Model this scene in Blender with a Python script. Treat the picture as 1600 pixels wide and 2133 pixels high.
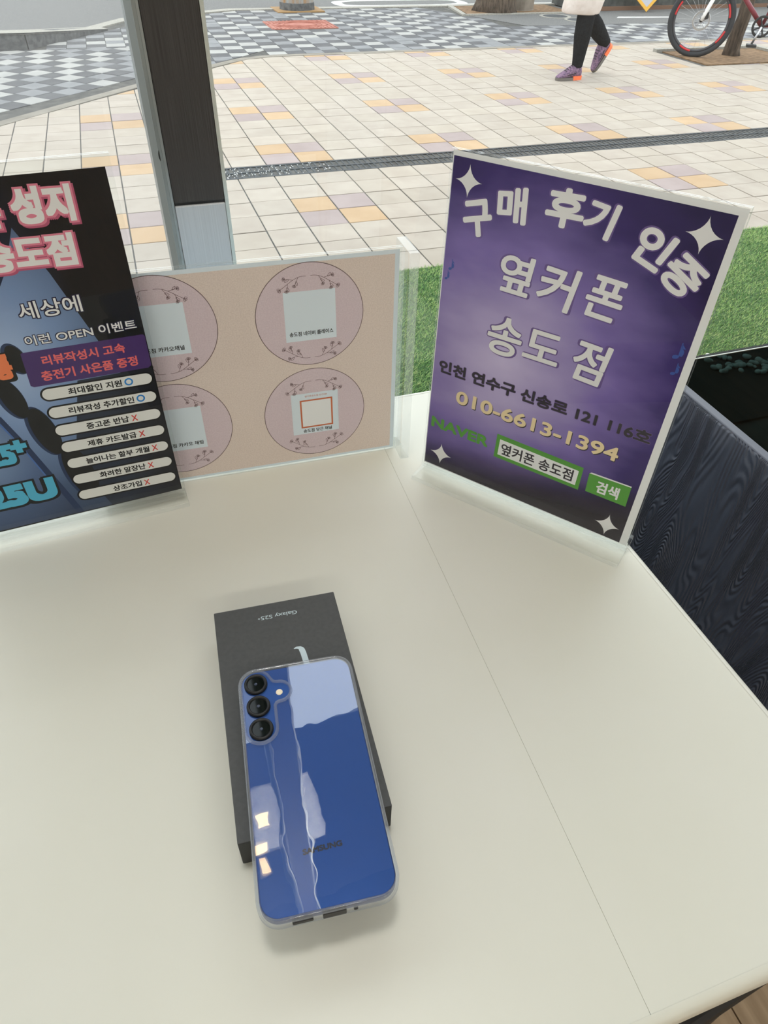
import bpy, bmesh, math, random
from mathutils import Vector, Matrix

for o in list(bpy.data.objects):
    bpy.data.objects.remove(o)
scene = bpy.context.scene
COL = scene.collection
random.seed(7)
R = math.radians
# x runs along the shop window, y out to the street, z up; shop floor z=0, table top z=0.74, pavement z=ZG
CZ = 1.1828
ZG = CZ - 1.35
TH = R(19.5187)

# ---------------------------------------------------------------- camera
cam_d = bpy.data.cameras.new('camera')
cam = bpy.data.objects.new('camera', cam_d)
COL.objects.link(cam)
scene.camera = cam
PITCH, ROLL, FPX = R(42.297), R(1.543), 1431.6
cam_d.sensor_fit = 'HORIZONTAL'
cam_d.sensor_width = 36.0
cam_d.lens = 36.0 * FPX / 1600.0
cam_d.clip_start = 0.02
cam_d.clip_end = 200
cp, sp, cr, sr = math.cos(PITCH), math.sin(PITCH), math.cos(ROLL), math.sin(ROLL)
fwd = Vector((0, cp, -sp)); up = Vector((0, sp, cp)); rt = Vector((1, 0, 0))
rx = cr * rt + sr * up
uy = -sr * rt + cr * up
rotm = Matrix((rx, uy, -fwd)).transposed()
cam.matrix_world = Matrix.Translation((0, 0, CZ)) @ Matrix.Rotation(-TH, 4, 'Z') @ rotm.to_4x4()

# ---------------------------------------------------------------- world, exposure
world = bpy.data.worlds.new('overcast_sky')
scene.world = world
world.use_nodes = True
wn = world.node_tree
wbg = wn.nodes['Background']
wtc = wn.nodes.new('ShaderNodeTexCoord')
wno = wn.nodes.new('ShaderNodeTexNoise')
wno.inputs['Scale'].default_value = 2.0
wno.inputs['Detail'].default_value = 3.0
wcr = wn.nodes.new('ShaderNodeValToRGB')
wcr.color_ramp.elements[0].position = 0.3
wcr.color_ramp.elements[0].color = (0.80, 0.89, 1.0, 1)
wcr.color_ramp.elements[1].position = 0.7
wcr.color_ramp.elements[1].color = (1.0, 1.0, 1.0, 1)
wn.links.new(wtc.outputs['Generated'], wno.inputs['Vector'])
wn.links.new(wno.outputs['Fac'], wcr.inputs['Fac'])
wn.links.new(wcr.outputs['Color'], wbg.inputs['Color'])
wbg.inputs['Strength'].default_value = 2.6
sun_d = bpy.data.lights.new('hazy_sun', 'SUN')
sun_d.energy = 0.5
sun_d.angle = R(24)
sun_d.color = (1.0, 0.95, 0.86)
sun = bpy.data.objects.new('hazy_sun', sun_d)
COL.objects.link(sun)
sun.rotation_euler = (R(-22), 0, R(25))     # high, through thin cloud
scene.view_settings.view_transform = 'Standard'
scene.view_settings.look = 'None'
scene.view_settings.exposure = 0.0
scene.view_settings.gamma = 1.0
scene.view_settings.use_curve_mapping = False
scene.cycles.max_bounces = 14
scene.cycles.transparent_max_bounces = 40
scene.cycles.transmission_bounces = 12
scene.cycles.glossy_bounces = 6
scene.cycles.sample_clamp_indirect = 6.0
scene.cycles.use_denoising = True
LAMP_MAIN = 7.5
LAMP_FILL = 20.0

# ---------------------------------------------------------------- materials
def S(r, g, b):
    def f(c):
        c /= 255.0
        return c / 12.92 if c <= 0.04045 else ((c + 0.055) / 1.055) ** 2.4
    return (f(r), f(g), f(b), 1.0)

def mat(name, col, rough=0.5, metal=0.0, spec=0.5, emit=None, estr=0.0):
    m = bpy.data.materials.new(name)
    m.use_nodes = True
    b = m.node_tree.nodes['Principled BSDF']
    b.inputs['Base Color'].default_value = col
    b.inputs['Roughness'].default_value = rough
    b.inputs['Metallic'].default_value = metal
    b.inputs['Specular IOR Level'].default_value = spec
    if emit:
        b.inputs['Emission Color'].default_value = emit
        b.inputs['Emission Strength'].default_value = estr
    return m

def N(m, kind):
    return m.node_tree.nodes.new(kind)
def L(m, a, b):
    m.node_tree.links.new(a, b)

def vary(m, c1, c2, scale=20.0, detail=4.0, bump=0.0, bscale=None, rand=0.0, stretch=None, dist=0.004):
    """noise between two colours, optional per-object value shift and bump"""
    b = m.node_tree.nodes['Principled BSDF']
    tc = N(m, 'ShaderNodeTexCoord')
    src = tc.outputs['Object']
    if stretch:
        mp = N(m, 'ShaderNodeMapping')
        mp.inputs['Scale'].default_value = stretch
        L(m, src, mp.inputs['Vector']); src = mp.outputs['Vector']
    if rand:
        oi = N(m, 'ShaderNodeObjectInfo')
        ad = N(m, 'ShaderNodeVectorMath'); ad.operation = 'ADD'
        sc = N(m, 'ShaderNodeVectorMath'); sc.operation = 'SCALE'
        sc.inputs['Scale'].default_value = 3.0
        L(m, oi.outputs['Location'], sc.inputs[0])
        L(m, src, ad.inputs[0]); L(m, sc.outputs[0], ad.inputs[1]); src = ad.outputs[0]
    no = N(m, 'ShaderNodeTexNoise')
    no.inputs['Scale'].default_value = scale
    no.inputs['Detail'].default_value = detail
    L(m, src, no.inputs['Vector'])
    cr_ = N(m, 'ShaderNodeValToRGB')
    cr_.color_ramp.elements[0].position = 0.35
    cr_.color_ramp.elements[1].position = 0.65
    cr_.color_ramp.elements[0].color = c1
    cr_.color_ramp.elements[1].color = c2
    L(m, no.outputs['Fac'], cr_.inputs['Fac'])
    out = cr_.outputs['Color']
    if rand:
        hs = N(m, 'ShaderNodeHueSaturation')
        mr = N(m, 'ShaderNodeMapRange')
        mr.inputs['To Min'].default_value = 1 - rand
        mr.inputs['To Max'].default_value = 1 + rand
        L(m, oi.outputs['Random'], mr.inputs['Value'])
        L(m, mr.outputs['Result'], hs.inputs['Value'])
        L(m, out, hs.inputs['Color']); out = hs.outputs['Color']
    L(m, out, b.inputs['Base Color'])
    if bump:
        n2 = N(m, 'ShaderNodeTexNoise')
        n2.inputs['Scale'].default_value = bscale or scale * 3
        n2.inputs['Detail'].default_value = 5
        L(m, src, n2.inputs['Vector'])
        bp = N(m, 'ShaderNodeBump')
        bp.inputs['Strength'].default_value = bump
        bp.inputs['Distance'].default_value = dist
        L(m, n2.outputs['Fac'], bp.inputs['Height'])
        L(m, bp.outputs['Normal'], b.inputs['Normal'])
    return m

def thin_glass(name, tint=(1, 1, 1, 1), ior=1.45, rough=0.0, bump=0.0, bscale=30, haze=0.0, hazecol=(1, 1, 1, 1)):
    """clear sheet: lets light straight through, mirrors by Fresnel"""
    m = bpy.data.materials.new(name)
    m.use_nodes = True
    nt = m.node_tree
    nt.nodes.remove(nt.nodes['Principled BSDF'])
    out = nt.nodes['Material Output']
    tr = N(m, 'ShaderNodeBsdfTransparent'); tr.inputs['Color'].default_value = tint
    gl = N(m, 'ShaderNodeBsdfGlossy'); gl.inputs['Roughness'].default_value = rough
    fr = N(m, 'ShaderNodeFresnel'); fr.inputs['IOR'].default_value = ior
    ge = N(m, 'ShaderNodeNewGeometry')
    inv = N(m, 'ShaderNodeMath'); inv.operation = 'SUBTRACT'; inv.inputs[0].default_value = 1.0
    L(m, ge.outputs['Backfacing'], inv.inputs[1])
    fm = N(m, 'ShaderNodeMath'); fm.operation = 'MULTIPLY'       # the far side of a sheet does not mirror twice
    L(m, fr.outputs[0], fm.inputs[0]); L(m, inv.outputs[0], fm.inputs[1])
    mx = N(m, 'ShaderNodeMixShader')
    L(m, fm.outputs[0], mx.inputs[0]); L(m, tr.outputs[0], mx.inputs[1]); L(m, gl.outputs[0], mx.inputs[2])
    res = mx.outputs[0]
    if haze:
        df = N(m, 'ShaderNodeBsdfDiffuse'); df.inputs['Color'].default_value = hazecol
        tl = N(m, 'ShaderNodeBsdfTranslucent'); tl.inputs['Color'].default_value = hazecol
        m3 = N(m, 'ShaderNodeMixShader'); m3.inputs[0].default_value = 0.5
        L(m, df.outputs[0], m3.inputs[1]); L(m, tl.outputs[0], m3.inputs[2])
        m2 = N(m, 'ShaderNodeMixShader'); m2.inputs[0].default_value = haze
        L(m, res, m2.inputs[1]); L(m, m3.outputs[0], m2.inputs[2]); res = m2.outputs[0]
    L(m, res, out.inputs['Surface'])
    if bump:
        tc = N(m, 'ShaderNodeTexCoord')
        no = N(m, 'ShaderNodeTexNoise'); no.inputs['Scale'].default_value = bscale; no.inputs['Detail'].default_value = 1.5
        L(m, tc.outputs['Object'], no.inputs['Vector'])
        bp = N(m, 'ShaderNodeBump'); bp.inputs['Strength'].default_value = bump; bp.inputs['Distance'].default_value = 0.002
        L(m, no.outputs['Fac'], bp.inputs['Height'])
        L(m, bp.outputs['Normal'], gl.inputs['Normal'])
    return m

def solid_acrylic(name, mix=0.45):
    """solid clear block: refracting, with part of the light let straight through"""
    m = bpy.data.materials.new(name)
    m.use_nodes = True
    b = m.node_tree.nodes['Principled BSDF']
    b.inputs['Base Color'].default_value = (0.98, 0.99, 0.985, 1)
    b.inputs['Roughness'].default_value = 0.02
    b.inputs['Transmission Weight'].default_value = 1.0
    b.inputs['IOR'].default_value = 1.49
    tr = N(m, 'ShaderNodeBsdfTransparent')
    tr.inputs['Color'].default_value = (0.97, 0.98, 0.975, 1)
    mx = N(m, 'ShaderNodeMixShader'); mx.inputs[0].default_value = mix
    L(m, b.outputs[0], mx.inputs[1]); L(m, tr.outputs[0], mx.inputs[2])
    L(m, mx.outputs[0], m.node_tree.nodes['Material Output'].inputs['Surface'])
    return m

M = {}
M['table'] = vary(mat('table_laminate', S(222, 223, 212), 0.38, spec=0.5), S(220, 221, 210), S(223, 224, 215), 6)
M['table_edge'] = mat('table_edge_band', S(196, 190, 172), 0.45)
M['white_metal'] = mat('white_metal', S(215, 215, 210), 0.4)
M['pane'] = thin_glass('window_glass', (0.97, 0.985, 0.975, 1), 1.6)
M['pane_left'] = thin_glass('hazy_window_glass', (0.95, 0.965, 0.955, 1), 1.45, haze=0.05)  # left glass carries a faint whitish haze
M['tint'] = thin_glass('dark_tinted_glass', (0.15, 0.215, 0.21, 1), 1.18)
M['acrylic'] = thin_glass('acrylic_sheet', (0.985, 0.99, 0.988, 1), 1.32)
M['acrylic_edge'] = thin_glass('acrylic_cut_edge', (0.99, 1.0, 1.0, 1), 1.9, 0.06, haze=0.17, hazecol=(0.92, 0.95, 0.96, 1))
M['acrylic_solid'] = solid_acrylic('acrylic_block')
M['alu'] = mat('anodised_aluminium', S(150, 156, 155), 0.42, 0.55)
M['alu_light'] = mat('light_aluminium', S(196, 202, 196), 0.35, 0.5)
M['black'] = mat('black_hole', S(8, 8, 8), 0.6)
M['concrete'] = vary(mat('concrete', S(150, 143, 130), 0.9), S(140, 133, 121), S(160, 153, 140), 8, bump=0.2)
M['grout'] = vary(mat('sand_joint', S(90, 88, 84), 0.95), S(72, 71, 68), S(104, 102, 97), 12)
M['asphalt'] = vary(mat('asphalt', S(120, 120, 118), 0.9), S(104, 104, 103), S(134, 133, 130), 60, 6, bump=0.5, bscale=160)
M['white_paint'] = vary(mat('road_paint', S(225, 225, 220), 0.8), S(205, 205, 200), S(232, 232, 228), 14)
def tile_mat(n, a, b):
    return vary(mat(n, a, 0.8, spec=0.3), a, b, 7, 5, bump=0.10, bscale=120, rand=0.045)
M['cream'] = tile_mat('cream_paver', S(190, 178, 164), S(200, 189, 175))
M['cream2'] = tile_mat('pinkish_cream_paver', S(190, 178, 163), S(198, 187, 172))
M['orange'] = tile_mat('ochre_paver', S(202, 171, 134), S(209, 179, 143))
M['mauve'] = tile_mat('mauve_paver', S(176, 160, 156), S(184, 168, 164))
M['g_dark'] = tile_mat('dark_granite_sett', S(92, 92, 95), S(104, 104, 106))
M['g_mid'] = tile_mat('grey_granite_sett', S(136, 137, 139), S(150, 151, 152))
M['g_light'] = tile_mat('pale_granite_sett', S(176, 175, 171), S(188, 187, 182))
M['iron'] = vary(mat('cast_iron', S(64, 68, 71), 0.75, 0.0), S(54, 58, 61), S(78, 82, 85), 30, rand=0.10)
M['iron_dark'] = mat('drain_pit', S(14, 15, 16), 0.9)
M['soil'] = vary(mat('bare_soil', S(140, 110, 78), 1.0), S(118, 90, 60), S(158, 126, 92), 18, bump=0.6, bscale=60)
M['bark'] = vary(mat('bark', S(92, 76, 62), 0.95), S(66, 54, 44), S(118, 102, 86), 14, 6, bump=0.9, bscale=30, stretch=(3, 3, 0.6), dist=0.02)
M['granite_kerb'] = vary(mat('granite_kerb', S(176, 172, 160), 0.85), S(160, 156, 146), S(190, 186, 174), 60, bump=0.15)
M['kerb_dark'] = vary(mat('dark_kerb_face', S(104, 104, 104), 0.9), S(84, 85, 86), S(120, 120, 120), 20, bump=0.3)  # darker grey than the pale kerb tops; also on the column collar
M['manhole'] = vary(mat('rust_red_cast_cover', S(186, 116, 100), 0.8), S(170, 100, 84), S(202, 134, 116), 10, bump=0.3, bscale=80)

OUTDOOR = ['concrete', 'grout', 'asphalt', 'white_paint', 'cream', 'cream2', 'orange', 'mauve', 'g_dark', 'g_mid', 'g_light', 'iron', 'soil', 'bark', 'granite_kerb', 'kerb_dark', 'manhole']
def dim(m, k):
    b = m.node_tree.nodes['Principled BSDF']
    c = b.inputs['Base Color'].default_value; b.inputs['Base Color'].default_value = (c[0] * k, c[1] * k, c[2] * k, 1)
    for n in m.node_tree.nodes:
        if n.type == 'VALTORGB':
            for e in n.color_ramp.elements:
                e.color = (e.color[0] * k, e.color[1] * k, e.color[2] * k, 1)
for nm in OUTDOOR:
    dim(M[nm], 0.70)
# ---------------------------------------------------------------- mesh helpers
def link(name, me, m=None, parent=None):
    o = bpy.data.objects.new(name, me)
    COL.objects.link(o)
    if m is not None and me is not None:
        for mm in (m if isinstance(m, (list, tuple)) else [m]):
            me.materials.append(mm)
    if parent is not None:
        o.parent = parent
    return o

def me_from(verts, faces, name='mesh', smooth=False, mats=None):
    me = bpy.data.meshes.new(name)
    me.from_pydata([tuple(v) for v in verts], [], faces)
    if mats:
        for p, k in zip(me.polygons, mats):
            p.material_index = k
    if smooth:
        for p in me.polygons:
            p.use_smooth = True
    me.update()
    return me

class MB:
    """collects shapes into one mesh"""
    def __init__(s):
        s.v, s.f, s.k = [], [], []
    def add(s, verts, faces, k=0):
        n = len(s.v)
        s.v += [Vector(p) for p in verts]
        s.f += [tuple(i + n for i in f) for f in faces]
        s.k += [k] * len(faces)
        return s
    def box(s, x0, x1, y0, y1, z0, z1, k=0):
        v = [(x0, y0, z0), (x1, y0, z0), (x1, y1, z0), (x0, y1, z0), (x0, y0, z1), (x1, y0, z1), (x1, y1, z1), (x0, y1, z1)]
        return s.add(v, [(0, 3, 2, 1), (4, 5, 6, 7), (0, 1, 5, 4), (1, 2, 6, 5), (2, 3, 7, 6), (3, 0, 4, 7)], k)
    def prism(s, poly, z0, z1, k=0, bev=0.0):
        """poly counter-clockwise in xy; optional chamfered top"""
        n = len(poly)
        c = Vector((sum(p[0] for p in poly) / n, sum(p[1] for p in poly) / n))
        v = [(p[0], p[1], z0) for p in poly]
        if bev:
            ins = []
            for p in poly:
                d = (c - Vector(p[:2]))
                d = d * min(0.4, bev * 1.4 / max(d.length, 1e-6))
                ins.append((p[0] + d.x, p[1] + d.y))
            v += [(p[0], p[1], z1 - bev) for p in poly] + [(p[0], p[1], z1) for p in ins]
            f = [tuple(reversed(range(n))), tuple(range(2 * n, 3 * n))]
            for r in (0, n):
                f += [(r + i, r + (i + 1) % n, r + n + (i + 1) % n, r + n + i) for i in range(n)]
        else:
            v += [(p[0], p[1], z1) for p in poly]
            f = [tuple(reversed(range(n))), tuple(range(n, 2 * n))]
            f += [(i, (i + 1) % n, n + (i + 1) % n, n + i) for i in range(n)]
        return s.add(v, f, k)
    def tube(s, pts, rad, seg=12, k=0, cap=True, closed=False):
        pts = [Vector(p) for p in pts]
        n = len(pts)
        rads = rad if isinstance(rad, (list, tuple)) else [rad] * n
        rings = []
        prev = None
        for i, p in enumerate(pts):
            if closed:
                t = pts[(i + 1) % n] - pts[i - 1]
            else:
                t = pts[min(i + 1, n - 1)] - pts[max(i - 1, 0)]
            t.normalize()
            if prev is None:
                a = t.cross(Vector((0, 0, 1)))
                if a.length < 1e-3:
                    a = t.cross(Vector((0, 1, 0)))
                a.normalize()
            else:
                a = (prev - t * prev.dot(t)).normalized()
            prev = a
            b = t.cross(a)
            rr = rads[i]
            ra, rb = (rr if isinstance(rr, tuple) else (rr, rr))
            rings.append([p + a * ra * math.cos(2 * math.pi * j / seg) + b * rb * math.sin(2 * math.pi * j / seg) for j in range(seg)])
        v = [q for r in rings for q in r]
        f = []
        for i in range(n if closed else n - 1):
            i2 = (i + 1) % n
            for j in range(seg):
                f.append((i * seg + j, i * seg + (j + 1) % seg, i2 * seg + (j + 1) % seg, i2 * seg + j))
        if cap and not closed:
            f.append(tuple(reversed(range(seg))))
            f.append(tuple(range((n - 1) * seg, n * seg)))
        return s.add(v, f, k)
    def lathe(s, prof, seg=32, c=(0, 0, 0), k=0, cap=True):
        v, f = [], []
        for r, z in prof:
            v += [(c[0] + r * math.cos(2 * math.pi * j / seg), c[1] + r * math.sin(2 * math.pi * j / seg), c[2] + z) for j in range(seg)]
        for i in range(len(prof) - 1):
            f += [(i * seg + j, i * seg + (j + 1) % seg, (i + 1) * seg + (j + 1) % seg, (i + 1) * seg + j) for j in range(seg)]
        if cap:
            f.append(tuple(reversed(range(seg))))
            f.append(tuple(range((len(prof) - 1) * seg, len(prof) * seg)))
        return s.add(v, f, k)
    def build(s, name, m=None, parent=None, smooth=False, xf=None):
        v = [xf @ p for p in s.v] if xf else s.v
        me = me_from(v, s.f, name, smooth, s.k)
        return link(name, me, m, parent)

def bevel(o, w, seg=2, ang=35):
    md = o.modifiers.new('bevel', 'BEVEL')
    md.width = w; md.segments = seg; md.limit_method = 'ANGLE'; md.angle_limit = R(ang)
    return o

def rrect(w, h, r, seg=6):
    """rounded rectangle outline, centred, ccw"""
    pts = []
    for cx, cy, a0 in ((w / 2 - r, h / 2 - r, 0), (-w / 2 + r, h / 2 - r, 90), (-w / 2 + r, -h / 2 + r, 180), (w / 2 - r, -h / 2 + r, 270)):
        for i in range(seg + 1):
            a = R(a0 + 90 * i / seg)
            pts.append((cx + r * math.cos(a), cy + r * math.sin(a)))
    return pts

def thing(name, label, cat, loc=(0, 0, 0), rz=0.0, group=None):
    o = bpy.data.objects.new(name, None)
    o.empty_display_size = 0.05
    COL.objects.link(o)
    o.location = loc
    o.rotation_euler = (0, 0, rz)
    return tag(o, label, cat, group)

def tag(o, label, cat, group=None):
    o['label'] = label; o['category'] = cat
    if group:
        o['group'] = group
    return o

def struct(o):
    o['kind'] = 'structure'
    return o
def sroot(name, loc=(0, 0, 0)):
    o = bpy.data.objects.new(name, None)
    o.empty_display_size = 0.05
    COL.objects.link(o); o.location = loc
    return struct(o)

def clip(poly, a, b, c):
    """keep a*x + b*y <= c"""
    out = []
    n = len(poly)
    for i in range(n):
        p, q = poly[i], poly[(i + 1) % n]
        dp, dq = a * p[0] + b * p[1] - c, a * q[0] + b * q[1] - c
        if dp <= 0:
            out.append(p)
        if (dp < 0 < dq) or (dq < 0 < dp):
            t = dp / (dp - dq)
            out.append((p[0] + t * (q[0] - p[0]), p[1] + t * (q[1] - p[1])))
    return out
def area(poly):
    return 0.5 * sum(poly[i][0] * poly[(i + 1) % len(poly)][1] - poly[(i + 1) % len(poly)][0] * poly[i][1] for i in range(len(poly)))

cam_inv = cam.matrix_world.inverted()
def project(p):
    c = cam_inv @ Vector(p)
    if c.z > -0.05:
        return None
    return (800 + FPX * c.x / -c.z, 1066.5 - FPX * c.y / -c.z)
def in_view(p, mx=90, my=60):
    q = project(p)
    return q is not None and -mx < q[0] < 1600 + mx and -my < q[1] < 2133 + my

# ================================================================= SHOP SHELL
XL, XR, YB = -2.6, 3.2, -3.4
WY = 0.70                                     # plane of the glass
M['wall'] = mat('painted_wall', S(222, 220, 214), 0.85)
M['ceil'] = mat('ceiling_paint', S(226, 226, 222), 0.9)
M['plank'] = vary(mat('oak_floor', S(168, 142, 112), 0.5), S(150, 125, 97), S(184, 158, 128), 5, 6, bump=0.1, rand=0.07, stretch=(9, 1, 1))
M['dark_gap'] = mat('floor_gap', S(40, 32, 26), 0.9)
fl = struct(MB().box(XL, XR, YB, WY + 0.03, -0.06, -0.012).build('floor', M['dark_gap']))
PWID, PLEN = 0.152, 1.25
tx = 0.5765 - 8 * PWID
base_plank = None
for i in range(16):
    x0 = tx + i * PWID
    y1 = WY - (0.0 if i % 2 else 0.55)
    y = WY
    cuts = [WY, WY - (0.62 if i % 2 else 1.15)]
    while cuts[-1] > YB * 0.55:
        cuts.append(cuts[-1] - PLEN)
    for a, b in zip(cuts[:-1], cuts[1:]):
        pl = MB().prism([(x0 + 0.001, b + 0.001), (x0 + PWID - 0.001, b + 0.001), (x0 + PWID - 0.001, a - 0.001), (x0 + 0.001, a - 0.001)], -0.012, 0.0, bev=0.0012)
        pl.build('plank', M['plank'], fl)
rest = MB().box(XL, tx, YB, WY, -0.012, 0).box(tx + 16 * PWID, XR, YB, WY, -0.012, 0).box(tx, tx + 16 * PWID, YB, cuts[-1] - 0.002, -0.012, -0.001)
o = rest.build('plank_field', M['plank'], fl); o['kind'] = 'stuff'
struct(MB().box(XL, XR, YB, WY + 0.05, 2.7, 2.8).build('ceiling', M['ceil']))
struct(MB().box(XL, XR, YB - 0.12, YB, -0.06, 2.8).build('wall_back', M['wall']))
struct(MB().box(XL - 0.12, XL, YB - 0.12, WY + 0.1, -0.06, 2.8).build('wall_left', M['wall']))
struct(MB().box(XR, XR + 0.12, YB - 0.12, WY + 0.1, -0.06, 2.8).build('wall_right', M['wall']))
# plinth under the glass and header above it
M['plinth'] = vary(mat('plinth_stone', S(60, 62, 62), 0.6), S(50, 52, 52), S(72, 74, 74), 20)
struct(MB().box(XL - 0.1, XR + 0.1, WY - 0.03, WY + 0.06, ZG, 0.02).build('wall_front', M['plinth']))
struct(MB().box(XL - 0.1, XR + 0.1, WY - 0.04, WY + 0.08, 2.55, 3.3).build('trim_1', mat('dark_header', S(72, 74, 78), .6)))
# building overhang in front of the shop: its edge shows in the phone's back
can = struct(MB().box(-6, 7, WY + 0.08, 1.55, 3.0, 3.35).build('ceiling_1', mat('soffit_panel', S(84, 87, 92), 0.7)))
can.name = 'trim_2'

# windows: post with its cladding, clear panes, dark tinted strip below
win = sroot('window_1', (0, 0, 0))
steel = mat('brushed_dark_steel', S(60, 58, 56), 0.6, 0.15, spec=.12)
tc = N(steel, 'ShaderNodeTexCoord'); mp = N(steel, 'ShaderNodeMapping'); mp.inputs['Scale'].default_value = (2600, 2600, 16)
no = N(steel, 'ShaderNodeTexNoise'); no.inputs['Scale'].default_value = 1.0; no.inputs['Detail'].default_value = 3
L(steel, tc.outputs['Object'], mp.inputs['Vector']); L(steel, mp.outputs['Vector'], no.inputs['Vector'])
cr2 = N(steel, 'ShaderNodeValToRGB')
cr2.color_ramp.elements[0].color = S(62, 60, 59); cr2.color_ramp.elements[1].color = S(84, 82, 81)
cr2.color_ramp.elements[0].position = 0.3; cr2.color_ramp.elements[1].position = 0.75
L(steel, no.outputs['Fac'], cr2.inputs['Fac']); L(steel, cr2.outputs['Color'], steel.node_tree.nodes['Principled BSDF'].inputs['Base Color'])
M['steel'] = steel
M['steel_light'] = vary(mat('brushed_pale_steel', S(186, 190, 194), 0.42, 0.2), S(180, 184, 188), S(190, 194, 198), 1.0, stretch=(2200, 2200, 10))
Zs = 0.9695
o = bevel(MB().box(0.0288, 0.0732, 0.660, 0.745, Zs + 0.0012, 2.56).build('steel_cladding', M['steel'], win), 0.0012)
o['label'] = 'dark brushed steel cladding'
o = bevel(MB().box(0.0288, 0.0732, 0.6592, 0.745, 0.02, Zs - 0.0008).build('kick_plate', M['steel_light'], win), 0.0012)
o['label'] = 'pale brushed lower cover plate'
MB().box(0.0290, 0.0730, 0.661, 0.744, Zs - 0.001, Zs + 0.0014).build('joint_strip', M['black'], win)
pf = MB()
prof = [(0.0182, 0.672), (0.0232, 0.6655), (0.0234, 0.6635), (0.0262, 0.6622), (0.0264, 0.6612), (0.0285, 0.6608), (0.0285, 0.745), (0.0182, 0.745)]
pf.prism(prof, 0.02, 2.56)
pf.build('side_profile', M['alu'], win)
hole = MB().lathe([(0.0001, 0), (0.0011, 0.0), (0.0011, 0.0006), (0.0001, 0.0006)], 16).build('screw_hole', M['black'], win,
      xf=Matrix.Translation((0.0247, 0.6636, 1.0095)) @ Matrix.Rotation(R(-18), 4, 'Z') @ Matrix.Rotation(R(90), 4, 'X') @ Matrix.Diagonal((1.5, 4.2, 1, 1)))
MB().box(0.0736, 0.0768, 0.6612, 0.745, 0.02, 2.56).build('edge_profile', M['alu_light'], win)
MB().box(XL, 0.0184, WY, WY + 0.008, 0.695, 2.56).build('glass_pane', M['pane_left'], win)
MB().box(XL, 0.0184, WY, WY + 0.008, 0.02, 0.693).build('tinted_pane', M['tint'], win)['label'] = 'dark tinted lower pane'
w2 = sroot('window_2', (0, 0, 0))
ZT = 0.6806
MB().box(0.0768, XR, WY, WY + 0.008, ZT + 0.001, 2.56).build('glass_pane', M['pane'], w2)
MB().box(0.0768, XR, WY, WY + 0.008, 0.02, ZT).build('tinted_pane', M['tint'], w2)['label'] = 'dark tinted lower pane'
MB().box(0.0768, XR, WY - 0.0008, WY + 0.0008, ZT + .0002, ZT + 0.0012).build('pane_joint', M['alu_light'], w2)
MB().box(XR - 0.05, XR, 0.66, 0.745, 0.02, 2.56).build('edge_profile', M['alu'], w2)
MB().box(XL, XL + 0.05, 0.66, 0.745, 0.02, 2.56).build('edge_profile', M['alu'], win)

# ceiling lights
M['diff'] = mat('light_diffuser', (1, 1, 1, 1), 0.5, emit=(1, 0.94, 0.84, 1), estr=5.0)
def ceiling_light(x, y, w, h, power, label, colr=(1, 0.965, 0.90)):
    t = thing('ceiling_light', label, 'light', (x, y, 2.7), 0, 'ceiling light panels')
    fr = MB()
    fr.box(-w / 2 - .02, w / 2 + .02, -h / 2 - .02, -h / 2, -.03, 0).box(-w / 2 - .02, w / 2 + .02, h / 2, h / 2 + .02, -.03, 0)
    fr.box(-w / 2 - .02, -w / 2, -h / 2, h / 2, -.03, 0).box(w / 2, w / 2 + .02, -h / 2, h / 2, -.03, 0)
    fr.build('frame', M['white_metal'], t)
    MB().box(-w / 2, w / 2, -h / 2, h / 2, -.02, -.012).build('diffuser', M['diff'], t)
    ld = bpy.data.lights.new('lamp', 'AREA'); ld.shape = 'RECTANGLE'; ld.size = w; ld.size_y = h
    ld.energy = power; ld.color = colr
    lo = bpy.data.objects.new('lamp', ld); COL.objects.link(lo); lo.parent = t; lo.location = (0, 0, -.036)
    return t
ceiling_light(0.05, 0.34, 0.22, 0.22, LAMP_MAIN, 'square ceiling light panel above the white table')
ceiling_light(-1.0, -2.5, 1.2, 0.3, LAMP_FILL, 'unseen long fill light panel added in the left half of the shop')  # unseen panels added far back as fill for the upright posters
ceiling_light(1.0, -2.5, 1.2, 0.3, LAMP_FILL, 'unseen long fill light panel added in the right half of the shop')
# warm downlights in the overhang: they show as small glints in the phone
M['warm'] = mat('warm_lamp', (1, 0.8, 0.5, 1), 0.5, emit=(1.0, 0.66, 0.30, 1), estr=9.0)
for x, y, w, h, lb in ((-0.026, 1.205, .035, .05, 'farthest of the warm overhang lamps left of the post'), (-0.054, 1.105, .05, .045, 'warm overhang lamp between the other two left of the post'),
                       (0.095, 1.115, .055, .075, 'largest warm overhang lamp right of the post'), (-0.05, 1.035, .025, .05, 'nearest of the warm overhang lamps left of the post')):
    t = thing('downlight', lb, 'light', (x, y, 3.0), 0, 'downlights under the overhang')
    MB().box(-w / 2 - .006, w / 2 + .006, -h / 2 - .006, h / 2 + .006, -.012, -0.002).build('housing', M['white_metal'], t)
    MB().box(-w / 2, w / 2, -h / 2, h / 2, -.016, -.012).build('lamp_face', M['warm'], t)

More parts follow.
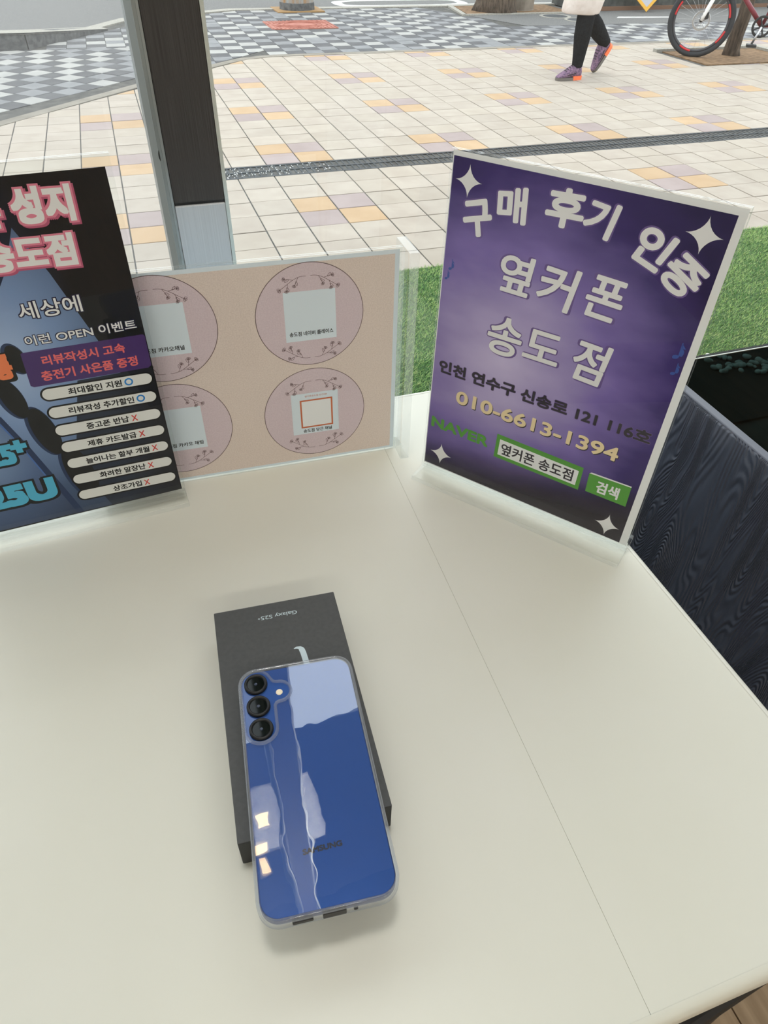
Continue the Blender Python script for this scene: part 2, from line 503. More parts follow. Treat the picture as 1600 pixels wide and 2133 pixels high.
# ================================================================= PAVEMENT
OX, OY, TP = 1.0552, 6.1564, 1.13411 / 5
ground = struct(MB().box(-40, 60, WY + 0.06, 70, ZG - 0.3, ZG - 0.012).build('floor_1', M['asphalt']))
ground.name = 'trim_3'
tiles_root = sroot('floor_1', (0, 0, 0))
MB().prism([(-4.5, 0.78), (11, 0.78), (11, 8.52), (1.45, 8.52), (-4.5, 2.58)], ZG - 0.012, ZG - 0.004).build('joint_bed', M['grout'], tiles_root)
H2 = TP / 2
def tile_mesh(bx, by, nm):
    return MB().prism([(-bx, -by), (bx, -by), (bx, by), (-bx, by)], -0.02, 0.0, bev=0.0018)
JG = 0.0034
cmesh = {}
for k in ('cream', 'cream2', 'orange', 'mauve'):
    mb = tile_mesh(H2 - JG, H2 - JG, k)
    me = me_from(mb.v, mb.f, 'paver'); me.materials.append(M[k]); cmesh[k] = me
cands = []
for i in range(-26, 48):
    for j in range(-36, 13):           # j rows, + towards the street
        cx, cy = OX + (i + .5) * TP, OY + (j + .5) * TP
        if cy < 0.8 or cy > 8.7 or cx < -4 or cx > 10.8:
            continue
        pi, pj = (i + 2) % 5, (j + 2) % 5
        # patch = four tiles round every fifth lattice corner
        if pi in (1, 2) and pj in (1, 2):
            kind = 'orange' if (pi == 1) == (pj == 2) else 'mauve'
        else:
            kind = random.choice(('cream', 'cream', 'cream2'))
        poly = [(cx - H2 + JG, cy - H2 + JG), (cx + H2 - JG, cy - H2 + JG), (cx + H2 - JG, cy + H2 - JG), (cx - H2 + JG, cy + H2 - JG)]
        polys = [clip(clip(poly, 0, 1, 8.50), -1, 1, 7.07)]
        if cx > 0.62 - H2 and cy < 2.99 + H2 and cy > 0:                  # turf lies here
            a = clip(polys[0], 0, -1, -2.985)
            b = clip(clip(polys[0], 0, 1, 2.985), 1, 0, 0.60)
            polys = [a, b]
        nxt = []
        for q in polys:
            if not q:
                continue
            if cx > 0.28 and 4.2 < cy < 5.2:                              # the drain cuts through
                nxt += [clip(q, 0, 1, 4.552), clip(q, 0, -1, -4.787)]
            elif 5.9 < cx < 7.45 and 6.9 < cy < 8.1:                      # tree pit
                nxt += [clip(q, 0, 1, 7.09), clip(clip(q, 0, -1, -7.09), 1, 0, 5.98), clip(clip(q, 0, -1, -7.95), -1, 0, -5.98)]
            else:
                nxt.append(q)
        for q in nxt:
            if len(q) < 3:
                continue
            ar = area(q)
            if ar < 0.0008:
                continue
            mid = (sum(p[0] for p in q) / len(q), sum(p[1] for p in q) / len(q))
            pp = [project((p[0], p[1], ZG)) for p in q]
            sz = 0
            if all(pp) and in_view((mid[0], mid[1], ZG)):
                sz = abs(area(pp))
                # behind the paper signs nothing shows
                u, v = project((mid[0], mid[1], ZG))
                if (960 < u < 1400 and v > 440) or (u < 190 and v > 420) or (400 < u < 800 and v > 590) or (300 < u < 470 and v < 520 and u > 300 + v * .15):
                    sz *= 0.05
            full = abs(ar - (2 * (H2 - JG)) ** 2) < 1e-6
            cands.append((sz, kind, cx, cy, q, full, mid))
cands.sort(key=lambda c: -c[0])
restm = MB()
kk = {'cream': 0, 'cream2': 1, 'orange': 2, 'mauve': 3}
NT = 300
for n, (sz, kind, cx, cy, q, full, mid) in enumerate(cands):
    dz = random.uniform(-0.0012, 0.0012)
    if n < NT and sz > 0:
        if full:
            o = link('paver', cmesh[kind], None, tiles_root)
            o.location = (cx, cy, ZG + dz)
            o.rotation_euler = (random.uniform(-.003, .003), random.uniform(-.003, .003), random.uniform(-.002, .002))
        else:
            o = MB().prism([(p[0] - mid[0], p[1] - mid[1]) for p in q], -0.02, 0, bev=0.0018).build('paver', M[kind], tiles_root)
            o.location = (mid[0], mid[1], ZG + dz)
    else:
        restm.prism(q, ZG - 0.02, ZG + dz, kk[kind], bev=0.0018)
o = restm.build('paver_field', [M['cream'], M['cream2'], M['orange'], M['mauve']], tiles_root); o['kind'] = 'stuff'

# concrete band between the two pavings
def band(pts, w, z0, z1):
    mb = MB()
    pts = [Vector(p) for p in pts]
    off = []
    for i, p in enumerate(pts):
        a = (pts[i] - pts[i - 1]).normalized() if i else (pts[1] - pts[0]).normalized()
        b = (pts[i + 1] - pts[i]).normalized() if i < len(pts) - 1 else a
        na, nb = Vector((-a.y, a.x)), Vector((-b.y, b.x))
        m_ = (na + nb).normalized()
        off.append(p + m_ * w / max(0.5, m_.dot(na)))
    for i in range(len(pts) - 1):
        mb.prism([pts[i], pts[i + 1], off[i + 1], off[i]], z0, z1)
    return mb
strip = struct(band([(-4.5, 2.55), (-0.9, 6.15), (0.2, 7.31), (1.14, 8.23), (1.35, 8.40), (1.62, 8.495), (4.6, 8.50), (11, 8.46)], 0.105, ZG - 0.02, ZG + 0.003).build('trim_4', M['concrete']))

# checkered granite setts
gr = sroot('floor_2', (0, 0, 0))
GP = 0.204
MB().prism([(-4.6, 2.7), (1.5, 8.55), (11, 8.55), (11, 10.02), (5.0, 10.9), (5.0, 12.05), (1.8, 12.05), (0.2, 11.2), (-0.8, 9.4), (-4.6, 9.4)], ZG - 0.012, ZG - 0.004).build('joint_bed', M['grout'], gr)
gm = {}
for k in ('g_dark', 'g_mid', 'g_light'):
    mb = MB().prism([(-GP / 2 + .002, -GP / 2 + .002), (GP / 2 - .002, -GP / 2 + .002), (GP / 2 - .002, GP / 2 - .002), (-GP / 2 + .002, GP / 2 - .002)], -0.02, 0, bev=0.002)
    me = me_from(mb.v, mb.f, 'sett'); me.materials.append(M[k]); gm[k] = me
gc = []
def sett(cx, cy, rot, kind, polyclip):
    c, s = math.cos(rot), math.sin(rot)
    h = GP / 2 - .002
    q = [(cx + c * a - s * b, cy + s * a + c * b) for a, b in ((-h, -h), (h, -h), (h, h), (-h, h))]
    for cl in polyclip:
        q = clip(q, *cl)
        if len(q) < 3:
            return
    ar = area(q)
    if ar < 0.001:
        return
    mid = (sum(p[0] for p in q) / len(q), sum(p[1] for p in q) / len(q))
    sz = 0
    if in_view((mid[0], mid[1], ZG)):
        u, v = project((mid[0], mid[1], ZG))
        sz = abs(area([project((p[0], p[1], ZG)) for p in q]))
        if 300 + v * .15 < u < 420 + v * .1:
            sz *= 0.02
    gc.append((sz, kind, cx, cy, q, abs(ar - 4 * h * h) < 1e-6, mid, rot))
def gkind(i, j):
    if (i + j) % 2 == 0:
        return 'g_dark' if random.random() > .06 else 'g_mid'
    return random.choice(('g_light', 'g_mid', 'g_mid', 'g_light'))
R2 = math.sqrt(.5)
for i in range(0, 60):
    for j in range(-5, 18):
        cx, cy = -0.62 + (i + .5) * GP, 8.60 + (j + .5) * GP
        if 1.97 < cx < 2.9 and 10.25 < cy < 11.0:
            continue
        if cx > 5.05 and cy > 10.05:
            continue
        cl = [(0, -1, -8.63 if cx > 1.5 else -7.5), (0, 1, 12.06), (1, 0, 11), (-1.137, .84, .84 * 9.43 + 1.137 * .79 - .02), (-1.66, 2.3, 2.3 * 10.75 + .1)]
        if cx < .6:
            cl.append((0, -1, -9.36))
        elif cx < 1.7:
            cl.append((1, -1, -7.27))
        if cx > 4.0 and cy > 10.0:
            cl += [(.91, .41, .91 * 5.02 + .41 * 11.08), (0, 1, 12.05)]
        if 4.8 < cx and cy > 11.0:
            continue
        sett(cx, cy, 0, gkind(i, j), cl)
for i in range(-26, 26):
    for j in range(0, 30):
        a, b = (i + .5) * GP, (j + .5) * GP
        ex, ey = R2 * a - R2 * b, R2 * a + R2 * b
        cx, cy = -0.95 + ex - .155, 6.25 + ey + .155
        if cy > 9.6 or cx > .75 or cx < -4.4:
            continue
        sett(cx, cy, R(45), gkind(i, j), [(1, -1, -7.27), (0, 1, 9.36), (1, 0, .6)])
gc.sort(key=lambda c: -c[0])
gx = MB()
gk = {'g_dark': 0, 'g_mid': 1, 'g_light': 2}
for n, (sz, kind, cx, cy, q, full, mid, rot) in enumerate(gc):
    dz = random.uniform(-.002, .002)
    if n < 300 and sz > 0:
        if full:
            o = link('sett', gm[kind], None, gr); o.location = (cx, cy, ZG + dz); o.rotation_euler = (0, 0, rot)
        else:
            o = MB().prism([(p[0] - mid[0], p[1] - mid[1]) for p in q], -.02, 0, bev=.002).build('sett', M[kind], gr)
            o.location = (mid[0], mid[1], ZG + dz)
    else:
        gx.prism(q, ZG - .02, ZG + dz, gk[kind], bev=.002)
o = gx.build('sett_field', [M['g_dark'], M['g_mid'], M['g_light']], gr); o['kind'] = 'stuff'

# kerbs by the road corner
k = tag(bevel(MB().box(-4.5, -0.8, 9.42, 9.60, ZG - .02, ZG + .144, 0).build('kerb_stone', M['kerb_dark']), .012), 'long grey kerb stone at the far left edge of the checkered paving', 'kerb')
mb = MB()
b0, b1, b2, b3 = Vector((-.79, 9.43)), Vector((.05, 10.578)), Vector((-.02, 10.75)), Vector((-.79, 9.60))
v = [(b0.x, b0.y, ZG - .02), (b1.x, b1.y, ZG - .02), (b2.x, b2.y, ZG - .02), (b3.x, b3.y, ZG - .02),
     (b0.x, b0.y, ZG + .144), (b1.x, b1.y, ZG + .012), (b2.x, b2.y, ZG + .012), (b3.x, b3.y, ZG + .144)]
mb.add(v, [(0, 3, 2, 1), (4, 5, 6, 7), (0, 1, 5, 4), (1, 2, 6, 5), (2, 3, 7, 6), (3, 0, 4, 7)])
tag(mb.build('kerb_stone', M['kerb_dark']), 'wedge-shaped kerb stone sloping down towards the steel post', 'kerb')
struct(band([(-4.5, 9.60), (-.8, 9.60), (-.02, 10.75), (.35, 11.35), (1.8, 12.06), (11, 12.06)], .17, ZG - .02, ZG + .012).build('trim_5', M['granite_kerb']))
mb = MB()
mb.add([(-4.5, 9.405, ZG + .146), (-.795, 9.405, ZG + .146), (-.8, 9.62, ZG + .146), (-4.5, 9.62, ZG + .146), (.05, 10.578, ZG + .015), (-.05, 10.78, ZG + .015)], [(0, 1, 2, 3), (1, 4, 5, 2)])
mb.add([(-4.5, 9.405, ZG + .132), (-.795, 9.405, ZG + .132), (-.8, 9.62, ZG + .132), (-4.5, 9.62, ZG + .132), (.05, 10.578, ZG + .001), (-.05, 10.78, ZG + .001)], [(3, 2, 1, 0), (2, 5, 4, 1), (0, 3, 9 - 6, 6 - 6)][:2])
struct(mb.build('trim_6', M['granite_kerb']))

# drain channel with cast grating
dr = thing('drain_channel', 'long dark cast iron drain grating running across the cream paving', 'drain', (0, 4.67, ZG))
X0, X1 = 0.28, 5.6
MB().box(X0, X1, -.117, .117, -.06, -.045).build('channel', M['iron_dark'], dr)
for y0, y1 in ((-.118, -.098), (-.008, .008), (.098, .118)):
    MB().box(X0, X1, y0, y1, -.05, .001).build('rail', M['iron'], dr)
sl = MB().add([(-.006, -.045, -.03), (.005, -.045, -.03), (.005, .045, -.03), (-.006, .045, -.03), (-.0055, -.045, -.001), (.0055, -.045, -.001), (.0055, .045, -.001), (-.0055, .045, -.001)],
              [(0, 3, 2, 1), (4, 5, 6, 7), (0, 1, 5, 4), (1, 2, 6, 5), (2, 3, 7, 6), (3, 0, 4, 7)])
slm = me_from(sl.v, sl.f, 'slat'); slm.materials.append(M['iron'])
nsl = 140
for r in (-.053, .053):
    for i in range(nsl):
        o = link('slat', slm, None, dr)
        o.location = (X0 + (i + .5) * (X1 - X0) / nsl, r, 0)
gb = MB()
for i in range(150):
    x = X0 + random.random() ** 1.5 * 0.95
    y = random.uniform(-.1, .1); s_ = random.uniform(.0015, .0035)
    gb.prism([(x - s_, y - s_), (x + s_, y - s_), (x + s_, y + s_), (x - s_, y + s_)], -.001, .003)
o = gb.build('specks', mat('white_specks', S(235, 235, 232), .5), dr); o['kind'] = 'stuff'  # small white specks strewn over the left end of the grating

# artificial turf
M['turf'] = vary(mat('turf_blade', S(116, 158, 84), 0.6, spec=.2), S(90, 136, 68), S(142, 176, 102), 9, 5)
M['turf_dark'] = mat('turf_backing', S(52, 84, 42), .95)
M['turf_pale'] = mat('pale_turf_blade', S(176, 192, 126), .6, spec=.2)
turf = tag(MB().prism([(.60, 1.25), (1.72, 1.25), (1.72, 1.89), (6, 1.89), (6, 2.985), (.60, 2.985)], ZG - .01, ZG + .004).build('artificial_turf', M['turf_dark']), 'strip of green artificial turf between the shop window and the cream paving', 'turf')
bv, bf, bk = [], [], []
n = 0
while n < 70000:
    x, y = random.uniform(.60, 3.6), random.uniform(1.55, 2.995)
    if (x > 1.72 and y < 1.89) or not in_view((x, y, ZG), 20, 20) or (random.random() > .35 and 960 < project((x, y, ZG))[0] < 1330):
        n += 1 if random.random() < .02 else 0
        continue
    a = random.uniform(0, 6.283); ln = random.uniform(.008, .017); w = random.uniform(.0009, .0016)
    lx, ly = math.cos(a) * ln * .8 + .004, math.sin(a) * ln * .8
    px, py = -math.sin(a) * w, math.cos(a) * w
    i0 = len(bv)
    bv += [(x - px, y - py, ZG + .003), (x + px, y + py, ZG + .003), (x + lx, y + ly, ZG + .003 + ln * .75)]
    bf.append((i0, i0 + 1, i0 + 2)); bk.append(1 if random.random() < .25 else 0)
    n += 1
o = link('turf_blades', me_from(bv, bf, 'turf_blades', mats=bk), [M['turf'], M['turf_pale']], turf); o['kind'] = 'stuff'

# pebble bed behind the tinted glass
M['pebble'] = vary(mat('white_pebble', S(215, 212, 204), .7), S(196, 192, 184), S(228, 226, 220), 20, rand=.12)
pb = thing('pebble_bed', 'bed of white pebbles outside, seen dimly through the dark tinted glass', 'pebbles', (2.3, 1.72, ZG))
MB().prism([(-.55, -.25), (1.6, -.25), (1.6, .16), (-.55, .16)], 0, .006).build('soil', mat('dark_soil', S(52, 50, 46), 1.0), pb)
bm = bmesh.new(); bmesh.ops.create_icosphere(bm, subdivisions=2, radius=1.0)
pm = bpy.data.meshes.new('pebble'); bm.to_mesh(pm); bm.free()
for p in pm.polygons: p.use_smooth = True
pm.materials.append(M['pebble'])
for i in range(220):
    t = random.random()
    o = link('pebble', pm, None, pb)
    r_ = random.uniform(.008, .018)
    x = random.uniform(-.34, .9); y = .13 - max(0, (x + .3)) * .42 + random.uniform(-.10, .04)
    o.location = (x, max(-.24, min(.15, y)), .006 + r_ * .45)
    o.scale = (r_, r_ * random.uniform(.6, .9), r_ * random.uniform(.5, .7)); o.rotation_euler = (0, 0, random.uniform(0, 6))

# far street: manhole cover, rusty column, road marking, tree pits, trees, planter
mh = thing('manhole_cover', 'rust red rectangular cast cover with oval rings set in the checkered paving', 'manhole cover', (2.43, 10.63, ZG))
bevel(MB().box(-.43, .43, -.335, .335, -.02, .006).build('cover', M['manhole'], mh), .004)
for a in (1, .80, .6):
    pts = [(math.cos(t) * .36 * a, math.sin(t) * .27 * a, .008) for t in [i * math.pi / 18 for i in range(36)]]
    MB().tube(pts, .009, 6, closed=True).build('ring', M['manhole'], mh)
rb = MB()
for i in range(17):
    x = -.41 + i * .0512
    for s_ in (-1, 1):
        yy = .27 * math.sqrt(max(0, 1 - (x / .40) ** 2)) + .02
        if yy < .31:
            rb.box(x - .008, x + .008, min(s_ * yy, s_ * .32), max(s_ * yy, s_ * .32), .004, .011)
rb.build('ribs', M['manhole'], mh)['kind'] = 'stuff'

M['rusty'] = vary(mat('rusty_galvanised', S(136, 138, 134), .7, .2), S(158, 116, 70), S(148, 152, 152), 3.0, 5, stretch=(5, 5, .35))
pc = thing('street_column', 'rust-streaked galvanised street column on a square base plate by the road', 'column', (2.72, 12.02, ZG))
MB().lathe([(.245, 0.016), (.232, 1.2), (.18, 4.0)], 12).build('shaft', M['rusty'], pc)
MB().lathe([(.258, .014), (.254, .10), (.246, .10)], 12).build('collar', M['kerb_dark'], pc)
bevel(MB().box(-.34, .34, -.28, .28, -.01, .016).build('base_plate', mat('rust', S(150, 118, 76), .85), pc), .004)

pm_ = [(4.55 + 1.1 * math.copysign(abs(math.cos(t)) ** .45, math.cos(t)), 12.72 + .42 * math.copysign(abs(math.sin(t)) ** .6, math.sin(t))) for t in [i * 2 * math.pi / 48 for i in range(48)]]
mk = MB()
for i in range(48):
    a, b = pm_[i], pm_[(i + 1) % 48]
    ai, bi = ((4.55 + (a[0] - 4.55) * .86, 12.72 + (a[1] - 12.72) * .62), (4.55 + (b[0] - 4.55) * .86, 12.72 + (b[1] - 12.72) * .62))
    mk.prism([a, b, bi, ai], ZG - .012, ZG - .007)
mk.box(5.3, 9.5, 12.32, 12.46, ZG - .012, ZG - .0072)
tag(mk.build('road_marking', M['white_paint']), 'white painted loop marking on the grey road by the tree', 'road marking')

# asphalt path right of the tree with two round lids
path = MB().prism([(5.02, 11.05), (5.42, 10.04), (11, 9.85), (11, 11.4), (5.2, 11.12)], ZG - .008, ZG + .003).build('floor_3', M['asphalt'])
struct(path)
for x, y, r_, lb in ((6.27, 10.82, .23, 'farther round lid with a pale ring in the asphalt path'), (6.42, 10.42, .20, 'nearer round lid with a pale ring in the asphalt path')):
    t = thing('round_lid', lb, 'lid', (x, y, ZG + .003), 0, 'round lids in the asphalt path')
    MB().lathe([(r_, 0), (r_, .004), (r_ * .78, .004), (r_ * .78, 0)], 24, cap=False).build('ring', M['granite_kerb'], t)
    MB().lathe([(.001, 0), (r_ * .78, 0), (r_ * .78, .003), (.001, .003)], 24).build('lid', M['iron'], t)
pth = tag(MB().prism([(7.1, 10.5), (8.0, 10.42), (8.0, 10.5), (7.2, 10.62)], ZG, ZG + .006).build('arrow_marking', M['white_paint']), 'worn white wedge marking on the asphalt path behind the walker', 'road marking')

def tree(name, label, x, y, r0, hgt, seed, flare=1.5):
    rnd = random.Random(seed)
    t = thing(name, label, 'tree', (x, y, ZG))
    mb = MB()
    pts, rad = [], []
    for i in range(14):
        z = hgt * (i / 13) ** 1.4
        pts.append((rnd.uniform(-.01, .01) + .02 * z, rnd.uniform(-.01, .01), z - .02))
        rad.append(r0 * (1 + (flare - 1) * math.exp(-z / (r0 * 1.2))) * (1 - .35 * z / hgt))
    mb.tube(pts, rad, 14)
    for v_ in mb.v:
        a = math.atan2(v_.y, v_.x)
        kf = 1 + .08 * math.sin(3 * a + 2 * v_.z) + (.12 * math.sin(5 * a) * math.exp(-v_.z / .2) if v_.z < .6 else 0)
        v_.x *= kf; v_.y *= kf
    mb.build('trunk', M['bark'], t, smooth=True)
    for i in range(6):
        a = i * 1.05 + rnd.random(); z = hgt * (.7 + .05 * i)
        p0 = Vector((.02 * z, 0, z)); d = Vector((math.cos(a), math.sin(a), 1.1))
        MB().tube([p0, p0 + d * .4, p0 + d * .9 + Vector((0, 0, .2)), p0 + d * 1.3 + Vector((0, 0, .5))], [r0 * .4, r0 * .3, r0 * .18, r0 * .05], 8).build('branch', M['bark'], t, smooth=True)
    return t
pit1 = thing('tree_pit', 'brown soil tree pit with a pale granite edge at the road side', 'tree pit', (5.9, 11.6, ZG))
MB().prism([(-.86, -.44), (.86, -.44), (.86, .5), (-.70, .5)], -.01, .008).build('soil', M['soil'], pit1)
for q in ([(-.98, -.52), (.95, -.52), (.95, -.45), (-.92, -.45)], [(-.98, -.52), (-.90, -.47), (-.72, .5), (-.80, .5)]):
    MB().prism(q, -.01, .016).build('edging', M['granite_kerb'], pit1)
tree('street_tree', 'thick street tree trunk with flared roots in the far soil pit', 5.62, 11.42, .24, 3.4, 3, 1.35)
stump = thing('concrete_pillar', 'weathered grey-brown round pillar right behind the thick street tree', 'pillar', (6.05, 11.62, ZG))
MB().lathe([(.26, 0), (.25, .02), (.25, 1.1), (.23, 1.13), (.001, 1.13)], 24).build('shaft', vary(mat('weathered_concrete', S(120, 110, 98), .9), S(104, 95, 84), S(136, 126, 114), 6, bump=.4), stump, smooth=False)
pit2 = thing('tree_pit', 'brown soil tree pit with granite edging under the bicycle', 'tree pit', (6.72, 7.52, ZG))
MB().box(-.66, .62, -.40, .40, -.01, .006).build('soil', M['soil'], pit2)
for q in ((-.74, .70, .40, .47), (.62, .70, -.40, .40)):
    MB().box(*q, -.01, .03).build('edging', M['granite_kerb'], pit2)
tree('young_tree', 'slim young tree trunk in the soil pit behind the bicycle', 6.74, 7.57, .075, 3.0, 9, 1.25)

pl = thing('planter', 'long dark stone planter box along the far side of the asphalt path', 'planter', (9.9, 11.75, ZG))
M['planter'] = vary(mat('dark_stone', S(58, 60, 58), .7), S(44, 46, 44), S(74, 76, 72), 10, bump=.2)
MB().box(-2.95, 3.4, -.42, .42, 0, .5).build('box', M['planter'], pl)
bevel(MB().box(-3.0, 3.45, -.47, .47, .5, .56).build('rim', M['planter'], pl), .01)
MB().box(-2.9, 3.35, -.48, -.42, 0, .05).build('foot_strip', mat('brown_foot', S(112, 84, 66), .9), pl)

# orange-edged placard
bd = thing('placard', 'grey placard with an orange edge standing on its corner against the dark planter', 'sign', (7.93, 11.05, ZG), R(-20))
om = mat('orange_edge', S(222, 166, 58), .6)
X = Matrix.Translation((0, 0, .30)) @ Matrix.Rotation(R(-10), 4, 'X') @ Matrix.Rotation(R(40), 4, 'Y')
MB().box(-.19, .19, -.004, .004, -.19, .19).build('board', mat('grey_board', S(176, 176, 186), .6), bd, xf=X)
eb = MB()
for q in ((-.21, .21, .17, .21), (-.21, .21, -.21, -.17)):
    eb.box(q[0], q[1], -.01, .01, q[2], q[3])
for q in ((-.21, -.17), (.17, .21)):
    eb.box(q[0], q[1], -.01, .01, -.17, .17)
eb.build('edge_frame', om, bd, xf=X)

# ================================================================= BICYCLE
bk_ = thing('bicycle', 'mountain bicycle with black tyres and white fork parked by the young tree', 'bicycle', (6.2008, 7.575, ZG), R(-38))
M['rubber'] = mat('tyre_rubber', S(38, 40, 44), .75)
M['rim'] = mat('rim_black', S(60, 60, 64), .4, .3)
M['rim_red'] = mat('rim_decal_red', S(196, 40, 44), .5)
M['chrome'] = mat('chrome', S(190, 190, 192), .25, .9)
M['fork'] = mat('white_fork', S(224, 222, 218), .35)
M['frame_red'] = mat('frame_maroon', S(120, 40, 52), .35)
M['bike_black'] = mat('bike_black', S(24, 24, 26), .5)
def circ(r_, y=0.0, n_=48):
    return [(r_ * math.cos(2 * math.pi * i / n_), y, r_ * math.sin(2 * math.pi * i / n_)) for i in range(n_)]
def wheel(cx):
    P = Matrix.Translation((cx, 0, .342))
    MB().tube(circ(.316), .027, 10, closed=True).build('tyre', M['rubber'], bk_, True, P)
    ri = MB().tube(circ(.283), [(.016, .011)] * 48, 8, closed=True).build('rim', M['rim'], bk_, True, P)
    for a in (20, 160, 250, 330):
        pts = [(.283 * math.cos(R(a + d)), 0, .283 * math.sin(R(a + d))) for d in range(-13, 14, 2)]
        MB().tube(pts, [(.0175, .0125)] * len(pts), 8).build('rim_decal', M['rim_red'], ri, True, P)
    sp = MB()
    for i in range(28):
        a = 2 * math.pi * i / 28; b = a + (.35 if i % 2 else -.35); sy = .025 if i % 4 < 2 else -.025
        sp.tube([(.018 * math.cos(b), sy, .018 * math.sin(b)), (.275 * math.cos(a), 0, .275 * math.sin(a))], .0011, 5)
    o_ = sp.build('spokes', M['chrome'], bk_, xf=P); o_['kind'] = 'stuff'
    MB().tube([(0, -.05, 0), (0, -.02, 0), (0, .02, 0), (0, .05, 0)], [.012, .02, .02, .012], 14).build('hub', M['bike_black'], bk_, True, P)
    rt_ = MB().tube(circ(.082, -.032, 36), [(.012, .0012)] * 36, 6, closed=True)
    for i in range(5):
        a = i * 2 * math.pi / 5
        rt_.tube([(.02 * math.cos(a), -.032, .02 * math.sin(a)), (.076 * math.cos(a + .4), -.032, .076 * math.sin(a + .4))], .004, 5)
    rt_.build('disc_rotor', M['chrome'], bk_, xf=P)
wheel(0.0); wheel(1.08)
hd = Vector((.235, 0, .86))
for s_ in (-1, 1):
    MB().tube([(0, s_ * .055, .342), (.02, s_ * .055, .40), (.125, s_ * .055, .70)], [.016, .018, .017], 12).build('fork_leg', M['fork'], bk_, True)
MB().box(.02, .06, -.062, -.022, .36, .42).build('brake_caliper', M['bike_black'], bk_)
MB().tube([(.125, -.06, .70), (.125, .06, .70)], .022, 12).build('fork_crown', M['fork'], bk_, True)
MB().tube([(.125, 0, .69), (.165, 0, .80), hd], .02, 12).build('steerer', M['bike_black'], bk_, True)
BB = Vector((.62, 0, .325))
st = Vector((.49 + .26, 0, .80))
fr = MB()
fr.tube([(.15, 0, .76), BB], .023, 12).tube([(.20, 0, .83), (.735, 0, .74)], .019, 12).tube([BB, st], .018, 12)
for s_ in (-1, 1):
    fr.tube([BB + Vector((0, s_ * .02, 0)), (.85, s_ * .05, .335), (1.08, s_ * .06, .342)], .010, 8)
    fr.tube([(.735, s_ * .018, .74), (1.08, s_ * .06, .342)], .009, 8)
fr.build('frame', M['frame_red'], bk_, True)
MB().tube([(.235, 0, .86), (.20, 0, .93), (.13, 0, .94)], .016, 10).build('stem', M['bike_black'], bk_, True)
MB().tube([(.16, -.31, .95), (.13, 0, .94), (.16, .31, .95)], .0145, 10).build('handlebar', M['bike_black'], bk_, True)
for s_ in (-1, 1):
    MB().tube([(.152, s_ * .20, .947), (.162, s_ * .32, .951)], .019, 10).build('grip', M['rubber'], bk_, True)
MB().tube([st, (.79, 0, .93)], .014, 10).build('seat_post', M['bike_black'], bk_, True)
MB().tube([(.66, 0, .95), (.76, 0, .955), (.86, 0, .96), (.93, 0, .965)], [(.02, .016), (.035, .018), (.065, .022), (.06, .02)], 12).build('saddle', M['rubber'], bk_, True)
cq = MB().tube([(BB.x + .088 * math.cos(2 * math.pi * i / 36), -.05, BB.z + .088 * math.sin(2 * math.pi * i / 36)) for i in range(36)], [(.012, .003)] * 36, 6, closed=True)
for i in range(4):
    a = i * math.pi / 2 + .4
    cq.tube([(BB.x, -.05, BB.z), (BB.x + .085 * math.cos(a), -.05, BB.z + .085 * math.sin(a))], .009, 6)
cq.tube([BB + Vector((0, -.06, 0)), BB + Vector((0, .06, 0))], .02, 12)
cq.build('chainring', M['bike_black'], bk_)
for s_, a in ((-1, 252), (1, 72)):
    e_ = BB + Vector((.17 * math.cos(R(a)), s_ * .075, .17 * math.sin(R(a))))
    MB().tube([BB + Vector((0, s_ * .065, 0)), e_], [.014, .011], 10).build('crank_arm', M['chrome'], bk_, True)
    bevel(MB().box(e_.x - .05, e_.x + .05, e_.y + min(0, s_ * .1), e_.y + max(0, s_ * .1), e_.z - .012, e_.z + .012).build('pedal', M['bike_black'], bk_), .004)
ch = MB()
ch.tube([(BB.x, -.05, BB.z + .09), (1.08, -.05, .342 + .035)], .004, 6).tube([(BB.x, -.05, BB.z - .09), (1.05, -.05, .27), (1.08, -.05, .31)], .004, 6)
ch.build('chain', M['bike_black'], bk_)

# ================================================================= WALKING PERSON
person = thing('person', 'person in a pale coat, black leggings and purple running shoes walking left across the paving', 'person', (4.2, 6.85, ZG))
M['skin'] = mat('skin', S(214, 172, 148), .55)
M['legging'] = vary(mat('black_knit', S(26, 27, 29), .95, spec=.1), S(20, 21, 23), S(34, 35, 38), 60, bump=.3, bscale=220)
M['coat'] = vary(mat('pale_coat', S(206, 194, 184), .85), S(196, 182, 172), S(214, 204, 196), 5, bump=.6, bscale=9, dist=.03)
M['knit'] = vary(mat('purple_knit', S(122, 96, 122), .9), S(76, 62, 86), S(146, 114, 136), 70, bump=.5, bscale=150)
M['shoe_sole'] = mat('grey_sole', S(104, 98, 92), .7)
M['shoe_orange'] = mat('orange_sole', S(236, 112, 62), .55)
M['hair'] = mat('dark_hair', S(30, 24, 22), .5)
def remesh(o_, vox, smooth=3):
    md = o_.modifiers.new('remesh', 'REMESH'); md.mode = 'VOXEL'; md.voxel_size = vox
    ms = o_.modifiers.new('smooth', 'SMOOTH'); ms.iterations = smooth; ms.factor = .5
    dg = bpy.context.evaluated_depsgraph_get()
    me = bpy.data.meshes.new_from_object(o_.evaluated_get(dg))
    o_.modifiers.clear()
    mats = list(o_.data.materials)
    o_.data = me
    me.materials.clear()
    for m_ in mats:
        me.materials.append(m_)
    for p in me.polygons:
        p.use_smooth = True
    return o_
def PV(x, y, z):            # world x, y and height above paving -> local
    return Vector((x - 4.2, y - 6.85, z))
